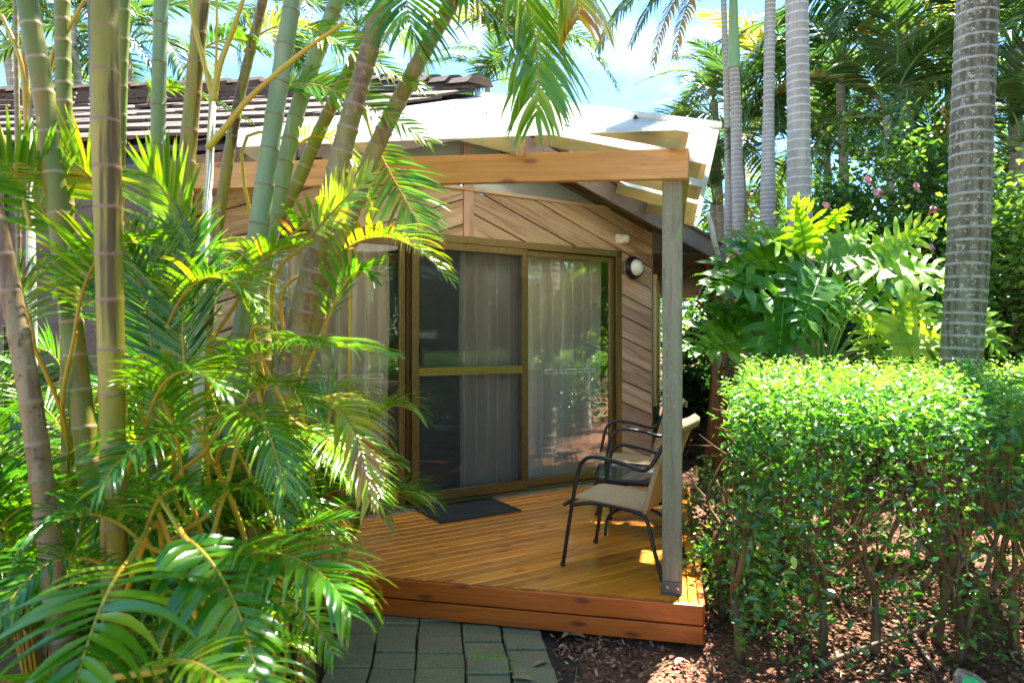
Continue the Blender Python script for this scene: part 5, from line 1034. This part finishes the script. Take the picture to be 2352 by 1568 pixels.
# ---- small things
sg = thing('direction_sign', V((P(1560, 791, 10).x, 10, 0)), 'small green RECEPTION arrow sign half hidden behind the porch post', 'sign'); so_ = P(1583, 791, 10)
m = MB(); m.box(so_, V((1, 0, 0)), V((0, 1, 0)), Z, (-.42, 0), (0, .012), (-.042, .042)); m.build('board', 'teal_paint', sg, .004)
cu = bpy.data.curves.new('t', 'FONT'); cu.body = 'RECEPTION'; cu.size = .052; cu.extrude = .001; cu.align_x = 'RIGHT'; cu.align_y = 'CENTER'; tob = bpy.data.objects.new('lettering', cu); C.objects.link(tob)
tob.location = so_ + V((-.085, -.003, 0)); tob.rotation_euler = (R(90), 0, 0); dgm = bpy.context.evaluated_depsgraph_get(); me = bpy.data.meshes.new_from_object(tob.evaluated_get(dgm)); mw = tob.matrix_world.copy(); bpy.data.objects.remove(tob)
me.transform(Matrix.Translation(so_ + V((-.085, -.003, 0))) @ Matrix.Rotation(R(90), 4, 'X')); me.materials.clear(); me.materials.append(MATS['sticker_white']); lt = bpy.data.objects.new('lettering', me); C.objects.link(lt); lt.parent = sg; lt.matrix_parent_inverse = Matrix.Translation(-sg.location)
m = MB(); o = so_ + V((-.04, -.003, 0)); m.prism([o + V((-.03, 0, .005)), o + V((-.03, 0, -.005)), o + V((.005, 0, -.005)), o + V((.005, 0, -.018)), o + V((.028, 0, 0)), o + V((.005, 0, .018)), o + V((.005, 0, .005))], V((0, -.002, 0))); m.build('arrow', 'sticker_white', sg)
m = MB(); m.tube([V((so_.x - .21, 10.02, 0)), V((so_.x - .21, 10.02, so_.z + .02))], .02, 8); m.build('post', 'dark_wood', sg)
gm = thing('garden_marker', V((P(2260, 1560, 2.6).x, 2.6, 0)), 'oval bright green marker plate with white figures, tilted at the foot of the hedge', 'sign')
go = P(2245, 1600, 2.62); gx = V((.66, -.1, -.74)).normalized(); gn = V((-.45, -.5, .74)).normalized(); gy = gx.cross(gn).normalized(); gn = gy.cross(gx); gn = -gn if gn.z < 0 else gn
def oval(a, b, n=28): return [(a * math.cos(2 * math.pi * i / n), b * math.sin(2 * math.pi * i / n)) for i in range(n)]
m = MB(); m.prism([go + gx * x + gy * y for x, y in oval(.125, .062)], gn * .02); m.build('body', 'trunk_dark', gm, .004)
m = MB(); m.prism([go + gx * (x + .006) + gy * y + gn * .0205 for x, y in oval(.104, .047)], gn * .003); m.build('plate', 'green_paint', gm)
cu = bpy.data.curves.new('t', 'FONT'); cu.body = '2'; cu.size = .07; cu.extrude = .0008; cu.align_x = 'CENTER'; cu.align_y = 'CENTER'; tob = bpy.data.objects.new('x', cu); C.objects.link(tob); dgm = bpy.context.evaluated_depsgraph_get(); me = bpy.data.meshes.new_from_object(tob.evaluated_get(dgm)); bpy.data.objects.remove(tob)
M4 = Matrix((( gx.x, -gy.x, gn.x, 0), (gx.y, -gy.y, gn.y, 0), (gx.z, -gy.z, gn.z, 0), (0, 0, 0, 1))); 
if M4.determinant() < 0: M4 = Matrix(((gx.x, gy.x, gn.x, 0), (gx.y, gy.y, gn.y, 0), (gx.z, gy.z, gn.z, 0), (0, 0, 0, 1)))
me.transform(Matrix.Translation(go + gn * .0245 + gx * .01) @ M4); me.materials.clear(); me.materials.append(MATS['sticker_white']); lt = bpy.data.objects.new('figure', me); C.objects.link(lt); lt.parent = gm; lt.matrix_parent_inverse = Matrix.Translation(-gm.location)
m = MB(); m.tube([go - gn * .0, V((go.x, go.y + .02, -.05))], .014, 8); m.build('stake', 'dark_wood', gm)
m = MB(); m.tube(smooth_path([P(2058, 1405, 3.78), P(2090, 1450, 3.5), P(2150, 1540, 3.1)], 4), .010, 8); tag(m.build('irrigation_pipe', 'fascia_paint'), 'thin grey-brown pipe lying on the mulch under the hedge', 'pipe')
m = MB(); q = [P(1626, 492, 6.35), P(1634, 520, 6.35), P(1641, 556, 6.35), P(1651, 590, 6.35)]; m.tube(smooth_path(q, 4), list(np.interp(np.linspace(0, 1, 13), [0, .2, .7, .9, 1], [.008, .022, .028, .018, .022])), 10, .5); tag(m.build('fallen_sheath', 'dry_sheath'), 'pale dry palm sheath resting on the end of the cottage eave', 'palm sheath')
rd = random.Random(21)
for i, (x, y, lab) in enumerate(((1322, 1465, 'large curled cream leaf lying on the mulch before the deck'), (1305, 1462, 'tan curled leaf on the mulch next to the large cream leaf'), (1240, 1530, 'small dry leaf on the mulch right of the paved path'), (1045, 1415, 'tan bamboo-like leaf lying on the paved path by the deck'), (1200, 1560, 'tan leaf at the bottom edge of the paved path'), (1560, 1520, 'brown dry leaf on the mulch below the deck corner'))):
    zz = .015 if i not in (3, 4) else .035; Y = (CAMH - zz) * F / (y - 784); o = P(x, y, Y); a = rd.uniform(-.6, 1.2); u = V((math.cos(a), math.sin(a), 0)); v_ = V((-math.sin(a), math.cos(a), 0)); l = (.05, .04, .04, .075, .05, .04)[i]; vs = []
    for k in range(7): s = k / 6; ww = l * (.28 if i == 3 else .42) * math.sin(math.pi * min(.97, .08 + s * .85)); ce = o + u * l * (s * 2 - 1) + Z * (.008 + .012 * math.sin(s * 3)) * (1 if i < 3 else .5); vs += [ce - v_ * ww + Z * ww * .3, ce, ce + v_ * ww + Z * ww * .25]
    m = MB(); m.add(vs, [(k * 3 + e, k * 3 + e + 1, k * 3 + e + 4, k * 3 + e + 3) for k in range(6) for e in (0, 1)], None, .5, 0, True); tag(m.build('fallen_leaf', 'dead_leaf'), lab, 'leaf', 'fallen leaves on the ground')
for i in range(16):
    x = rd.uniform(1270, 1700); y = rd.uniform(1470, 1560) if x < 1600 else rd.uniform(1300, 1560); Y = CAMH * F / (y - 784); o = P(x, y, Y); a = rd.uniform(0, 3.14); l = rd.uniform(.04, .13); u = V((math.cos(a), math.sin(a), 0))
    m = MB(); m.tube([o - u * l + Z * .012, o + Z * .02, o + u * l + Z * .014], [.003, .0025, .0015], 5, .5); tag(m.build('twig', 'twig_bark'), 'thin dry twig lying on the mulch beside the deck', 'twig', 'dry twigs on the mulch')
for k, o in TEM.items():
    if k not in USED: bpy.data.objects.remove(o)
